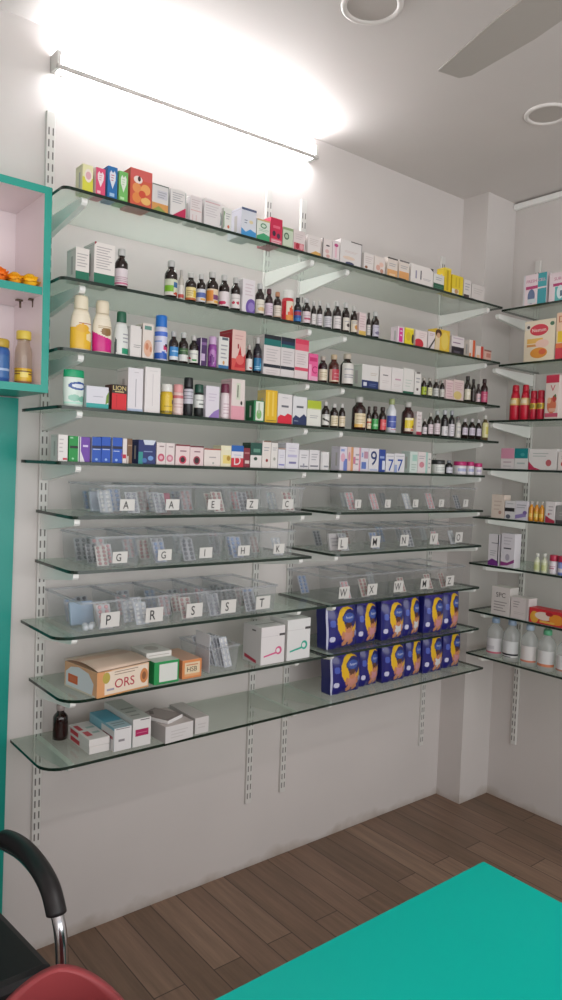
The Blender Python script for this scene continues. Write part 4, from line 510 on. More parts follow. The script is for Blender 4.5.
 ('B', 1.4905, 0, 0.3625, 0.0466, 0.045, 0.0585, 'medicine_carton', 'white carton with a dark red round emblem, right of two alike', 'box', None, 'dbc6c6', 'dbc6c6', 'dbc6c6', [('R', 0, 0.93, 1, 1, '6a2230'), ('E', 0.5, 0.27, 0.26, 0.22, '9a3a4c'), ('E', 0.5, 0.27, 0.17, 0.15, '2c1a1e'), ('R', 0.3, 0.68, 0.75, 0.74, '8c6a74')]),
 ('B', 1.4905, 0, 0.4178, 0.0588, 0.045, 0.0529, 'medicine_carton', 'white carton with a brick red top edge', 'box', None, 'dad0cb', 'dad0cb', 'dad0cb', [('R', 0, 0.93, 1, 1, 'a84c3a'), ('R', 0.3, 0.48, 0.72, 0.54, 'a09a9a'), ('R', 0.5, 0.12, 0.6, 0.24, 'a0a49c')]),
 ('B', 1.4905, 0, 0.4669, 0.0372, 0.045, 0.0647, 'medicine_carton', 'pale yellow and white carton with a gold patch', 'box', None, 'dcd6b8', 'dcd6b8', 'dcd6b8', [('R', 0.2, 0.15, 1, 0.55, 'dcc878'), ('E', 0.75, 0.4, 0.18, 0.12, 'a8842c'), ('R', 0.4, 0.8, 0.9, 0.9, 'e0dcc4')]),
 ('B', 1.4905, 0, 0.5097, 0.0454, 0.045, 0.0667, 'medicine_carton', 'white carton with a blue top and red letter D', 'box', None, 'd9d4d8', 'd9d4d8', '1f5ca8', [('R', 0, 0.72, 1, 1, '1f5ca8'), ('R', 0, 0, 1, 0.42, 'c42a3c'), ('X', 'D', 0.5, 0.3, 0.4, 'dcd0d0'), ('L', 1, 0.2, 0.52, 0.8, 0.6, '8aa0c4')]),
 ('B', 1.4905, 0, 0.5458, 0.0243, 0.045, 0.0605, 'medicine_carton', 'slim dark red carton left of the green topped carton', 'box', None, '7a2634', '7a2634', '7a2634', [('R', 0.2, 0.2, 0.9, 0.36, 'cfb9b4'), ('R', 0.1, 0.7, 0.9, 0.78, 'a86a6c')]),
 ('B', 1.4905, 0, 0.5818, 0.0445, 0.045, 0.0784, 'medicine_carton', 'white carton with a dark green top and green dot', 'box', None, 'd6d2cf', '2c4a3c', '1c4c42', [('R', 0, 0.5, 1, 1, '1c4c42'), ('R', 0.25, 0.62, 0.85, 0.76, '5b8a78'), ('E', 0.45, 0.36, 0.16, 0.07, '2c4a3c')]),
 ('B', 1.4905, 0, 0.623, 0.0342, 0.045, 0.0871, 'medicine_carton', 'tall slim white carton with a red brown dot on fifth shelf', 'box', None, 'd7cfca', 'd7cfca', 'd7cfca', [('E', 0.55, 0.28, 0.14, 0.06, '8a2c2c'), ('R', 0.1, 0.95, 1, 1, '7a5a4c'), ('L', 2, 0.2, 0.6, 0.8, 0.8, '9a9aa0')]),
 ('B', 1.4905, 0, 0.6552, 0.027, 0.045, 0.0861, 'medicine_carton', 'tall slim white carton with a tiny grey mark', 'box', None, 'd6d2ce', 'd6d2ce', 'd6d2ce', [('E', 0.5, 0.35, 0.18, 0.06, '9a9c94'), ('R', 0, 0.95, 1, 1, '6c6a64'), ('L', 2, 0.2, 0.65, 0.8, 0.8, '9a9aa0')]),
 ('B', 1.4905, 0, 0.6854, 0.0291, 0.045, 0.0666, 'medicine_carton', 'small white carton with a violet foot line', 'box', None, 'd2d0d8', 'd2d0d8', 'd2d0d8', [('R', 0.1, 0.15, 0.9, 0.22, '7c7ab0'), ('R', 0, 0.93, 1, 1, 'a48c80'), ('L', 2, 0.2, 0.5, 0.8, 0.7, 'b6b4c4')]),
 ('B', 1.4905, 0, 0.7298, 0.0554, 0.045, 0.0849, 'medicine_carton', 'wide white carton with violet lettering on fifth shelf', 'box', None, 'd4d2d8', 'd4d2d8', 'd4d2d8', [('R', 0.15, 0.45, 0.85, 0.55, 'b4b0cc'), ('R', 0.25, 0.2, 0.8, 0.28, '77749c'), ('L', 2, 0.2, 0.65, 0.8, 0.85, 'bdb9c9')]),
 ('B', 1.4905, 0, 0.7807, 0.042, 0.045, 0.0641, 'medicine_carton', 'small white carton with grey foot marks, left of two alike', 'box', None, 'd3d1d4', 'd3d1d4', 'd3d1d4', [('R', 0.1, 0.12, 0.9, 0.19, '77777f'), ('R', 0.4, 0.1, 0.55, 0.3, '8c8c98'), ('L', 2, 0.2, 0.55, 0.8, 0.8, '9a9aa0')]),
 ('B', 1.4905, 0, 0.8268, 0.0448, 0.045, 0.066, 'medicine_carton', 'small white carton with grey foot marks, right of two alike', 'box', None, 'd3d0d2', 'd3d0d2', 'd3d0d2', [('R', 0.1, 0.14, 0.9, 0.22, '77777f'), ('L', 3, 0.2, 0.45, 0.8, 0.85, '9a9aa0')]),
 ('B', 1.4905, 0, 0.8744, 0.0376, 0.045, 0.0619, 'medicine_carton', 'small white carton at right end of the fifth shelf left bay', 'box', None, 'd4d2d2', 'd4d2d2', 'd4d2d2', [('R', 0.4, 0.15, 0.95, 0.24, '8c8f94'), ('R', 0, 0, 0.2, 1, 'c2c0c0')]),
 ('B', 1.4905, 0, 0.9616, 0.0345, 0.045, 0.0834, 'medicine_carton', 'white carton with blue and pink prints starting the right bay of fifth shelf', 'box', None, 'cfc8d4', 'cfc8d4', 'cfc8d4', [('R', 0.5, 0, 1, 0.5, '6a7ab8'), ('E', 0.4, 0.55, 0.3, 0.18, 'd2a3b4'), ('R', 0.1, 0.8, 0.6, 0.9, '8a9ac8')]),
 ('B', 1.4905, 0, 0.9939, 0.0263, 0.045, 0.0835, 'medicine_carton', 'slim pinkish carton with an orange strip', 'box', None, 'd8bcb4', 'd8bcb4', 'd8bcb4', [('R', 0.6, 0, 1, 1, 'cc9468'), ('E', 0.3, 0.6, 0.2, 0.2, 'c88a9c')]),
 ('B', 1.4905, 0, 1.0263, 0.0346, 0.045, 0.0832, 'medicine_carton', 'white carton with pink edges between the orange and blue ones', 'box', None, 'd9cdd0', 'd9cdd0', 'd9cdd0', [('R', 0.8, 0, 1, 1, 'c98a9e'), ('R', 0, 0.3, 0.3, 0.6, 'c47a94'), ('L', 3, 0.3, 0.2, 0.8, 0.8, '9a9aa0')]),
 ('B', 1.4905, 0, 1.0653, 0.0393, 0.045, 0.0831, 'medicine_carton', 'white carton with patchy blue prints left of numeral nine', 'box', None, 'cdcad4', 'cdcad4', 'cdcad4', [('R', 0.1, 0.1, 0.7, 0.4, '5a72b0'), ('R', 0.4, 0.55, 0.9, 0.85, 'b48a9c'), ('R', 0.1, 0.6, 0.3, 0.8, '8c9cc4')]),
 ('B', 1.4905, 0, 1.1123, 0.0505, 0.045, 0.0833, 'medicine_carton', 'white carton with a large navy numeral 9', 'box', None, 'd2d0d4', 'd2d0d4', 'd2d0d4', [('X', '9', 0.48, 0.58, 0.62, '1f3468'), ('R', 0.1, 0.04, 0.9, 0.12, 'aab2cc')]),
 ('B', 1.4905, 0, 1.156, 0.0326, 0.045, 0.0816, 'medicine_carton', 'slim dark blue carton right of the numeral nine carton', 'box', None, '2c4490', '2c4490', '2c4490', [('R', 0.5, 0.1, 0.95, 0.5, 'cdd2e0'), ('R', 0.1, 0.6, 0.8, 0.7, '8fa0d0')]),
 ('B', 1.4905, 0, 1.198, 0.044, 0.045, 0.0687, 'medicine_carton', 'white carton with a blue numeral 7, left of two alike', 'box', None, 'd3d2d6', 'd3d2d6', 'd3d2d6', [('X', '7', 0.6, 0.38, 0.62, '24489a'), ('L', 1, 0.1, 0.82, 0.9, 0.9, '9a9aa0')]),
 ('B', 1.4905, 0, 1.2496, 0.055, 0.045, 0.0707, 'medicine_carton', 'white carton with a blue numeral 7, right of two alike', 'box', None, 'd3d2d6', 'd3d2d6', 'd3d2d6', [('X', '7', 0.55, 0.38, 0.62, '24489a'), ('L', 1, 0.1, 0.82, 0.9, 0.9, '9a9aa0'), ('R', 0, 0, 0.25, 0.4, '8c9cc6')]),
 ('B', 1.4905, 0, 1.3287, 0.0433, 0.045, 0.0813, 'medicine_carton', 'mint and white carton right of the numeral seven pair', 'box', None, 'c6d2cc', 'c6d2cc', 'c6d2cc', [('R', 0.3, 0.55, 0.9, 0.85, 'a0c4b8'), ('L', 3, 0.2, 0.1, 0.85, 0.45, '9cb0a8')]),
 ('B', 1.4905, 0, 1.3801, 0.0548, 0.045, 0.0815, 'medicine_carton', 'white carton with pale teal edge and pink dot', 'box', None, 'd6cccc', 'd6cccc', 'd6cccc', [('R', 0.8, 0, 1, 1, '9fc4bc'), ('E', 0.4, 0.4, 0.26, 0.14, 'c4808c'), ('L', 2, 0.1, 0.65, 0.7, 0.85, '9a9aa0')]),
 ('B', 1.4905, 0, 1.42, 0.0202, 0.03, 0.0792, 'medicine_carton', 'very slim white carton before the fourth upright', 'box', None, 'd4d0cc', 'd4d0cc', 'd4d0cc', [('L', 3, 0.2, 0.2, 0.8, 0.8, '9a9aa0')]),
 ('T', 1.4905, 0, 1.5053, 0.0263, 0.0546, 'ointment_jar', 'low white jar with a black lid', 'jar', None, 'jar', 'd2d2ce', '26282a', 'd2d4d0', [('L', 3, 0.1, 0.2, 0.9, 0.8, '8c9490')], 0, None, 1.0),
 ('T', 1.4905, 0, 1.5593, 0.0156, 0.0549, 'syrup_bottle', 'small dark bottle between the jar and the pink lidded tubs', 'bottle', None, 'syrup', '1f1c22', '9aa0a8', 'c2c2cc', [('L', 2, 0.2, 0.3, 0.8, 0.7, '9a9aa0')], 0, None, 1.0),
 ('T', 1.4905, 0, 1.6438, 0.0258, 0.0531, 'cream_tub', 'wide white tub with a magenta lid', 'tub', None, 'jar', 'd6d0d6', 'b4246a', 'd8d2d6', [('R', 0.1, 0.3, 0.9, 0.7, '9fa6c8')], 0, None, 1.0),
 ('T', 1.4905, 0, 1.6977, 0.016, 0.0537, 'cream_tub', 'small white tub with magenta lid right of the wide one', 'tub', None, 'jar', 'd6d0d6', 'b4246a', 'd8d2d6', [('R', 0.1, 0.3, 0.9, 0.7, '9fa6c8')], 0, None, 1.0),
 ('T', 1.4905, 0, 1.7528, 0.0167, 0.0496, 'cream_tub', 'small white tub with magenta lid ending the fifth shelf', 'tub', None, 'jar', 'd6d0d6', 'b8286c', 'd8d2d6', [('R', 0.1, 0.3, 0.5, 0.7, 'b0a6c0')], 0, None, 1.0),
 ('B', 2.1745, 1, -0.5494, 0.0877, 0.07, 0.1093, 'medicine_carton', 'pink and teal carton at the frame edge of the right wall top shelf', 'box', None, 'd8c8cc', 'd8c8cc', 'c99aa8', [('X', 'SURGI', 0.5, 0.78, 0.11, 'b05a80'), ('R', 0.2, 0.52, 0.9, 0.62, 'a82a62'), ('R', 0.3, 0, 1, 0.5, '4fa4a4'), ('E', 0.55, 0.3, 0.16, 0.24, 'c9d6d8'), ('R', 0.55, 0.15, 0.75, 0.35, '4a6070')]),
 ('B', 2.1745, 1, -0.4441, 0.1009, 0.07, 0.1206, 'medicine_carton', 'pink and teal carton with a bottle picture on the right wall, left one', 'box', None, 'd8c8cc', 'd4ccd0', 'c99aa8', [('R', 0.62, 0.55, 1, 1, '1f8f96'), ('R', 0.62, 0, 1, 0.5, '1f8a94'), ('R', 0, 0, 0.06, 1, 'c4c4c8'), ('X', 'FRESH', 0.34, 0.78, 0.1, 'b05a80'), ('X', 'CELL', 0.8, 0.78, 0.09, 'd9a0b4'), ('R', 0.1, 0.52, 0.62, 0.62, 'a82a62'), ('E', 0.35, 0.28, 0.16, 0.24, '5a6a8a'), ('R', 0.2, 0.06, 0.55, 0.2, 'bfc9cc')]),
 ('B', 1.9495, 1, -0.5817, 0.0702, 0.08, 0.1776, 'cereal_carton', 'orange cereal carton with a yellow band and red base at the frame edge', 'box', None, 'dccaa8', 'dccaa8', 'dccaa8', [('R', 0, 0, 1, 0.24, 'c03040'), ('R', 0, 0.24, 1, 0.34, 'd8743c'), ('R', 0.1, 0.36, 1, 0.6, 'd9b41c'), ('R', 0, 0.6, 1, 1, 'd9b89c'), ('X', 'D', 0.3, 0.86, 0.14, 'b05a3c')]),
 ('B', 1.9495, 1, -0.475, 0.134, 0.08, 0.1611, 'cereal_carton', 'large cream cereal carton with a red oval logo and loaf picture', 'box', None, 'dcd0b8', 'd6cfc2', 'd6ccb8', [('E', 0.48, 0.76, 0.3, 0.14, 'c02438'), ('X', 'Nestum', 0.48, 0.76, 0.085, 'e8d8cc'), ('E', 0.9, 0.88, 0.07, 0.05, '3c6a4c'), ('R', 0.02, 0.78, 0.18, 0.94, 'd4ccc0'), ('E', 0.13, 0.85, 0.05, 0.04, '3a3434'), ('R', 0.1, 0.44, 0.62, 0.56, 'd8aa54'), ('R', 0.1, 0.36, 0.6, 0.42, 'c98a48'), ('E', 0.6, 0.42, 0.22, 0.1, 'e0bcae'), ('E', 0.5, 0.2, 0.28, 0.13, 'cf8a2c'), ('E', 0.62, 0.22, 0.12, 0.07, 'c85a34')]),
 ('B', 1.7205, 1, -0.5431, 0.0553, 0.06, 0.1696, 'medicine_carton', 'white and red carton with fruit pictures beside the red bottles', 'box', None, 'd9cdc4', 'd4c6c0', 'd9cdc4', [('R', 0, 0.82, 1, 1, 'b42440'), ('R', 0, 0.04, 1, 0.13, 'c0506a'), ('E', 0.5, 0.3, 0.35, 0.18, 'cc7050'), ('E', 0.7, 0.46, 0.16, 0.08, 'b43a34'), ('E', 0.3, 0.42, 0.14, 0.07, 'ddb08c'), ('E', 0.75, 0.52, 0.08, 0.04, '4a6a3c'), ('X', 'V', 0.55, 0.7, 0.14, 'c04a5c'), ('R', 0.3, 0.16, 0.8, 0.24, 'd9a890')]),
 ('T', 1.7205, 1, -0.4871, 0.0146, 0.1141, 'tonic_bottle', 'short red bottle with yellow label, right of the short pair', 'bottle', None, 'spray', 'b41432', 'a80f2a', 'd2b03a', [('E', 0.5, 0.5, 0.3, 0.4, '8a7a2c')], None, (0.36, 0.56), 1.0),
 ('T', 1.7205, 1, -0.4553, 0.0141, 0.1139, 'tonic_bottle', 'short red bottle with yellow label, left of the short pair', 'bottle', None, 'spray', 'b41432', 'a80f2a', 'd2b03a', [('E', 0.5, 0.5, 0.3, 0.4, '8a7a2c')], None, (0.36, 0.56), 1.0),
 ('T', 1.7205, 1, -0.4139, 0.0195, 0.1409, 'tonic_bottle', 'tall red bottle with yellow label beside the short red bottles', 'bottle', None, 'sauce', 'bf1230', 'b8102c', 'd9bf84', [('R', 0.3, 0.2, 0.75, 0.8, 'ded2b4')], None, (0.42, 0.62), 1.0),
 ('T', 1.7205, 1, -0.3663, 0.0213, 0.1429, 'tonic_bottle', 'tall red bottle with yellow label, leftmost on the right wall', 'bottle', None, 'sauce', 'bf1230', 'b8102c', 'd6b26a', [('R', 0.35, 0.2, 0.8, 0.8, 'dccda6')], None, (0.42, 0.62), 1.0),
 ('B', 1.5205, 1, -0.6143, 0.0618, 0.045, 0.0713, 'medicine_carton', 'white carton with a red dot at the frame edge, fourth right wall shelf', 'box', None, 'd8d0cc', 'd8d0cc', 'd8d0cc', [('E', 0.3, 0.35, 0.1, 0.12, 'b44a4a'), ('L', 2, 0.2, 0.6, 0.8, 0.8, '9a9aa0')]),
 ('B', 1.5205, 1, -0.5167, 0.1217, 0.06, 0.0822, 'medicine_carton', 'wide white carton with a crimson corner and round red emblem', 'box', None, 'd6d2d0', 'd6d2d0', 'd6d2d0', [('P', [(0, 0), (0.45, 0), (0.2, 0.12), (0, 0.4)], 'b42a50'), ('E', 0.72, 0.34, 0.1, 0.16, 'b05a60'), ('L', 2, 0.15, 0.6, 0.7, 0.85, 'a9b0ac')]),
 ('B', 1.5205, 1, -0.4213, 0.0609, 0.045, 0.0846, 'medicine_carton', 'white carton with a teal top beside the pink topped one', 'box', None, 'd2d2d0', 'd2d2d0', '0f8084', [('R', 0, 0.52, 1, 1, '0f8084'), ('E', 0.6, 0.7, 0.16, 0.08, '3f9c9e'), ('R', 0.2, 0.25, 0.8, 0.32, 'a9b4b4')]),
 ('B', 1.5205, 1, -0.3578, 0.0615, 0.045, 0.0843, 'medicine_carton', 'white carton with a pink top on the fourth right wall shelf', 'box', None, 'd6cfcf', 'd6cfcf', 'cf8fa6', [('R', 0, 0.5, 1, 1, 'cf8fa6'), ('R', 0.2, 0.3, 0.8, 0.36, 'b9a5ac'), ('L', 1, 0.2, 0.1, 0.8, 0.18, '9a9aa0')]),
 ('B', 1.3155, 1, -0.6222, 0.0702, 0.045, 0.0697, 'medicine_carton', 'grey carton at the frame edge, fifth right wall shelf', 'box', None, '8a8886', '8a8886', '8a8886', [('R', 0, 0, 1, 0.2, '3a383a'), ('L', 2, 0.2, 0.4, 0.8, 0.7, 'a5a3a2')]),
 ('B', 1.3155, 1, -0.5624, 0.0401, 0.045, 0.0829, 'medicine_carton', 'white carton with a dark red base right of the orange syrups', 'box', None, 'd6d0d0', 'd6d0d0', 'd6d0d0', [('P', [(0, 0), (1, 0), (1, 0.12), (0.5, 0.2), (0, 0.34)], 'a42440'), ('L', 3, 0.3, 0.35, 0.8, 0.85, 'a8a0a4'), ('E', 0.35, 0.4, 0.1, 0.06, 'b45a60')]),
 ('T', 1.3155, 1, -0.5196, 0.0104, 0.0802, 'syrup_bottle', 'clear bottle of orange syrup, right of three alike', 'bottle', None, 'syrup', 'd08a22', 'd4cec4', 'cf8a24', [('R', 0.2, 0.3, 0.8, 0.7, 'd9b44c')], 0, (0.1, 0.5), 1.0),
 ('T', 1.3155, 1, -0.4965, 0.01, 0.08, 'syrup_bottle', 'clear bottle of orange syrup, middle of three alike', 'bottle', None, 'syrup', 'd08a22', 'd4cec4', 'cfa22c', [('R', 0.2, 0.3, 0.8, 0.7, 'd9c46c')], 0, (0.1, 0.5), 1.0),
 ('T', 1.3155, 1, -0.473, 0.0101, 0.0797, 'syrup_bottle', 'clear bottle of orange syrup, left of three alike', 'bottle', None, 'syrup', 'd08a22', 'd4cec4', 'cf8a24', [('R', 0.2, 0.3, 0.8, 0.7, 'd9b44c')], 0, (0.1, 0.5), 1.0),
 ('B', 1.3155, 1, -0.4346, 0.0544, 0.045, 0.0775, 'medicine_carton', 'white carton with violet prints beside the black barred carton', 'box', None, 'd0cdd4', 'd0cdd4', 'd0cdd4', [('P', [(0, 0.05), (0.9, 0.2), (0.9, 0.4), (0, 0.25)], '8a7cb0'), ('E', 0.8, 0.4, 0.18, 0.1, '77629c'), ('L', 2, 0.1, 0.6, 0.9, 0.85, '9a9aa0')]),
 ('B', 1.3155, 1, -0.3816, 0.048, 0.045, 0.0751, 'medicine_carton', 'white carton with a black label bar on the right wall', 'box', None, 'd2d0d2', 'd2d0d2', 'd2d0d2', [('R', 0, 0.42, 0.95, 0.62, '1c1a1e'), ('E', 0.35, 0.14, 0.22, 0.12, '5a5e68'), ('L', 1, 0.2, 0.8, 0.8, 0.9, '9a9aa0')]),
 ('B', 1.3155, 1, -0.3228, 0.0606, 0.045, 0.0973, 'medicine_carton', 'cream carton at left end of the fifth right wall shelf', 'box', None, 'd6c8bc', 'd6c8bc', 'd6c8bc', [('L', 3, 0.2, 0.3, 0.8, 0.8, 'c4b0a4'), ('E', 0.7, 0.25, 0.12, 0.08, 'b08c80')]),
 ('T', 1.1165, 1, -0.6163, 0.0179, 0.0744, 'ointment_jar', 'small blue and white jar with red lid at the frame edge', 'jar', None, 'jar', '6a7ab8', 'b02a48', '8a96c8', [('R', 0.2, 0.1, 0.8, 0.5, 'd2ccd4')], 0, None, 1.0),
 ('T', 1.1165, 1, -0.579, 0.016, 0.0739, 'ointment_jar', 'small white jar with a crimson lid beside the clear vials', 'jar', None, 'jar', 'd2ccd0', 'b02a48', 'd8d0d4', [('L', 2, 0.2, 0.3, 0.8, 0.7, 'b06a84')], 0, None, 1.0),
 ('T', 1.1165, 1, -0.5417, 0.0128, 0.0764, 'medicine_vial', 'small clear ampoule vial, right of the two vials', 'bottle', None, 'vial', 'cfd4bc', 'c6c8c0', 'c6cca4', [('R', 0.2, 0.1, 0.8, 0.7, 'b4bc84')], 0, None, 1.0),
 ('T', 1.1165, 1, -0.5096, 0.0129, 0.0738, 'medicine_vial', 'small clear ampoule vial, left of the two vials', 'bottle', None, 'vial', 'cfd4bc', 'c6c8c0', 'c2c89c', [('R', 0.2, 0.1, 0.8, 0.7, 'b4bc84')], 0, None, 1.0),
 ('B', 1.1165, 1, -0.3811, 0.0638, 0.045, 0.1397, 'medicine_carton', 'white carton with a magenta purple wave, right of two on the right wall', 'box', None, 'd4d0d6', 'd4d0d6', 'd4d0d6', [('P', [(0, 0.03), (0.5, 0.06), (1, 0.16), (1, 0.26), (0.5, 0.14), (0, 0.16)], '8a3a7c'), ('R', 0.2, 0.54, 0.75, 0.58, '4a464c'), ('E', 0.5, 0.3, 0.16, 0.1, 'a7a2ae'), ('L', 3, 0.2, 0.65, 0.8, 0.92, 'bcb8c0')]),
 ('B', 1.1165, 1, -0.3127, 0.0505, 0.045, 0.131, 'medicine_carton', 'white carton with a purple base wave, left of two on the right wall', 'box', None, 'd6d2d6', 'd6d2d6', 'd6d2d6', [('P', [(0, 0), (1, 0), (1, 0.14), (0.4, 0.22), (0, 0.12)], '6a2a7c'), ('L', 1, 0.3, 0.68, 0.9, 0.76, '77747c'), ('L', 3, 0.2, 0.3, 0.8, 0.5, '9a9aa0'), ('R', 0.9, 0.1, 1, 1, '2a262c')]),
 ('B', 0.9145, 1, -0.5736, 0.1582, 0.06, 0.0583, 'toothpaste_carton', 'long red and yellow carton lying on the seventh right wall shelf', 'box', None, 'c22c34', 'b42a30', 'c22c34', [('E', 0.15, 0.4, 0.12, 0.4, 'd9a23c'), ('E', 0.4, 0.55, 0.24, 0.28, 'dccabc'), ('E', 0.75, 0.45, 0.2, 0.35, 'd98a2c'), ('R', 0.3, 0.1, 0.7, 0.25, 'dcae4c'), ('E', 0.55, 0.75, 0.1, 0.14, 'a41c28')]),
 ('B', 0.9145, 1, -0.4491, 0.0818, 0.06, 0.0882, 'medicine_carton', 'smaller white carton beside the square lettered one', 'box', None, 'cdc6c4', 'cdc6c4', 'cdc6c4', [('L', 3, 0.15, 0.5, 0.5, 0.85, '8f8888'), ('L', 2, 0.2, 0.2, 0.8, 0.35, 'bab2b0'), ('R', 0.85, 0, 1, 1, 'bbb4b2')]),
 ('B', 0.9145, 1, -0.3591, 0.0881, 0.06, 0.1175, 'medicine_carton', 'square white carton with black lettering on the seventh right wall shelf', 'box', None, 'cfcac6', 'c9c4c0', 'cfcac6', [('X', 'SPC', 0.5, 0.72, 0.17, '55504e'), ('L', 4, 0.15, 0.12, 0.85, 0.52, '8f8a88')]),
 ('T', 0.7285, 1, -0.6396, 0.0346, 0.1597, 'saline_bottle', 'clear saline bottle cut off by the frame edge', 'bottle', None, 'saline', 'f0f4f4', 'a9bed2', 'd2d2d2', [('R', 0, 0, 1, 0.12, 'b07a6a')], 0, (0.12, 0.5), 1.0),
 ('T', 0.7285, 1, -0.5593, 0.0346, 0.1633, 'saline_bottle', 'clear saline bottle with a green cap', 'bottle', None, 'saline', 'f0f4f4', '5fae84', 'cfd0cf', [('R', 0, 0, 1, 0.14, 'cc8060')], 0, (0.12, 0.5), 1.0),
 ('T', 0.7285, 1, -0.4821, 0.0331, 0.1685, 'saline_bottle', 'clear saline bottle with pale blue cap and orange striped label', 'bottle', None, 'saline', 'f0f4f4', 'a9bed2', 'd2cfcd', [('R', 0, 0, 1, 0.12, 'c87a62')], 0, (0.12, 0.5), 1.0),
 ('T', 0.7285, 1, -0.3981, 0.0343, 0.173, 'saline_bottle', 'clear saline bottle with blue cap and black striped label', 'bottle', None, 'saline', 'f0f4f4', '94a9c2', 'cfd2d2', [('R', 0, 0.12, 1, 0.2, '33343a'), ('R', 0.1, 0, 0.7, 0.06, '55565c')], 0, (0.12, 0.5), 1.0),
 ('T', 0.7285, 1, -0.3193, 0.0339, 0.1668, 'saline_bottle', 'clear saline bottle with blue cap and red striped label, leftmost', 'bottle', None, 'saline', 'f0f4f4', '8fa6c0', 'd2d2d4', [('R', 0, 0, 1, 0.12, 'c4687c'), ('R', 0.2, 0.3, 0.7, 0.5, 'bcbcc0')], 0, (0.12, 0.5), 1.0),
]

def carton(it):
    _, z, wall, c, w, d, h, name, label, cat, g, col, side, top, els = it
    mb = MB()
    mb.box(-w/2, 0, 0, w/2, d, h, col, bev=min(.0009, w*.05), cols={'f': col, 'l': side, 'r': side, 't': top})
    print_front(mb, els, w, h, 0)
    mb.add([(-w/2-.0002, .003, h*.93), (-w/2-.0002, d-.003, h*.93), (-w/2-.0002, d-.003, h*.936), (-w/2-.0002, .003, h*.936)], [(0,1,2,3)], '8e8a88')
    mb.add([(-w/2-.0002, d*.3, h*.2), (-w/2-.0002, d*.5, h*.2), (-w/2-.0002, d*.5, h*.75), (-w/2-.0002, d*.3, h*.75)], [(0,3,2,1)], 'b5b0ae')
    loc, rz = ((c, -.268, z), 0) if wall == 0 else ((1.80, c, z), -pi/2)
    o = mb.build(name, CARD, None, loc, rz)
    tag(o, label, cat, g); return o
SHAPES = {   # (radius, height) as shares of r and h: body profile, cap profile, label band
 'syrup': ([(.9,0),(1,.015),(1,.6),(.97,.65),(.84,.7),(.6,.755),(.5,.78),(.5,.84)], [(.52,.83),(.57,.84),(.57,.975),(.5,1)], (.09,.5)),
 'powder': ([(.9,0),(.97,.015),(1,.2),(.98,.5),(.9,.62),(.78,.7),(.66,.76)], [(.66,.755),(.68,.77),(.66,.96),(.6,1)], (.03,.66)),
 'spray': ([(.92,0),(1,.015),(1,.66),(.96,.72),(.86,.75)], [(.9,.745),(.92,.76),(.9,.97),(.82,1)], (.05,.64)),
 'tube': ([(.86,0),(.92,.02),(1,.5),(1,.78),(.98,.8)], [(1.0,.795),(1.02,.81),(1.0,.98),(.94,1)], (.06,.76)),
 'jar': ([(.94,0),(1,.03),(1,.66),(.92,.7)], [(1.0,.69),(1.02,.71),(1.02,.96),(.96,1)], (.1,.62)),
 'sauce': ([(.92,0),(1,.015),(1,.4),(.98,.5),(.8,.7),(.62,.82)], [(.64,.815),(.66,.83),(.6,.97),(.52,1)], (.1,.4)),
 'vial': ([(.95,0),(1,.02),(1,.55),(.9,.62),(.5,.7),(.46,.8)], [(.54,.79),(.58,.8),(.58,.97),(.52,1)], (.08,.52)),
 'saline': ([(.9,0),(.98,.02),(1,.1),(1,.6),(.94,.68),(.7,.76),(.42,.82),(.4,.87)], [(.46,.865),(.5,.875),(.48,.97),(.4,1)], (.12,.5)),
}
def dim(h, k): return ''.join('%02x' % int(int(h[i:i+2], 16)*k) for i in (0, 2, 4))
def bottle(it):
    _, z, wall, c, r, h, name, label, cat, g, shape, col, cap, lab, els, rot, lr, oval = it
    body, capp, lb = SHAPES[shape]; lb = lr or lb
    rz = radians(rot if rot is not None else random.uniform(-22, 12))
    ry = r*oval
    if shape == 'syrup': cap = dim(cap, .86)
    loc, base = ((c, -.268+ry+.001, z), 0) if wall == 0 else ((1.80+ry+.001, c, z), -pi/2)
    bm_ = SALINE if shape == 'saline' else PLASTIC if shape in ('powder','spray','tube','jar','sauce') else DARKGLASS
    o = MB().lathe([(a*r, b*h) for a, b in body], col, oval=oval).build(name, bm_, None, loc, base+(rz if oval == 1 else rz*.6))
    tag(o, label, cat, g)
    cb = MB().lathe([(a*r, b*h) for a, b in capp], cap, oval=oval if shape in ('tube',) else max(oval, .85))
    if shape == 'saline': cb.tube([(.3*r*cos(t), 0, h*.985+.3*r*sin(t)*.9) for t in [pi*i/8 for i in range(9)]], .06*r, cap, n=6)
    cb.build('lid' if shape in ('jar','tube') else 'cap', PLASTIC, o)
    # label: a thin sleeve over the front of the body, coloured cell by cell
    P = prints(els); nu, nv = (48, 44) if shape in ('powder', 'tube') else (22, 18); mb = MB(); full = shape in ('powder','spray','tube','sauce')
    arc = radians(168 if not full else 350)
    def rad(t):
        for (r0, h0), (r1, h1) in zip(body, body[1:]):
            if h0 <= t <= h1: return r0+(r1-r0)*(t-h0)/max(1e-6, h1-h0)
        return body[-1][0]
    vs = []
    for j in range(nv+1):
        t = lb[0]+(lb[1]-lb[0])*j/nv; R = rad(t)*r+.0005
        for i in range(nu+1):
            a = -pi/2+(i/nu-.5)*arc; vs.append((R*cos(a), (R*oval if oval != 1 else R)*sin(a), t*h))
    for j in range(nv):
        for i in range(nu):
            q = j*(nu+1)+i
            # the visible half of the sleeve spans the print
            u = ((i+.5)/nu-.5)*min(arc/pi, 1.9)+.5 if full else (i+.5)/nu; v = (j+.5)/nv
            mb.f.append([q, q+1, q+nu+2, q+nu+1]); mb.c.append(lin(raster(P, lab, u, v) if -.02 < u < 1.02 else lab)); mb.m.append(0); mb.s.append(True)
    mb.v = vs
    mb.build('label', GLOSS, o)
    return o
for it in ITEMS: (carton if it[0] == 'B' else bottle)(it)

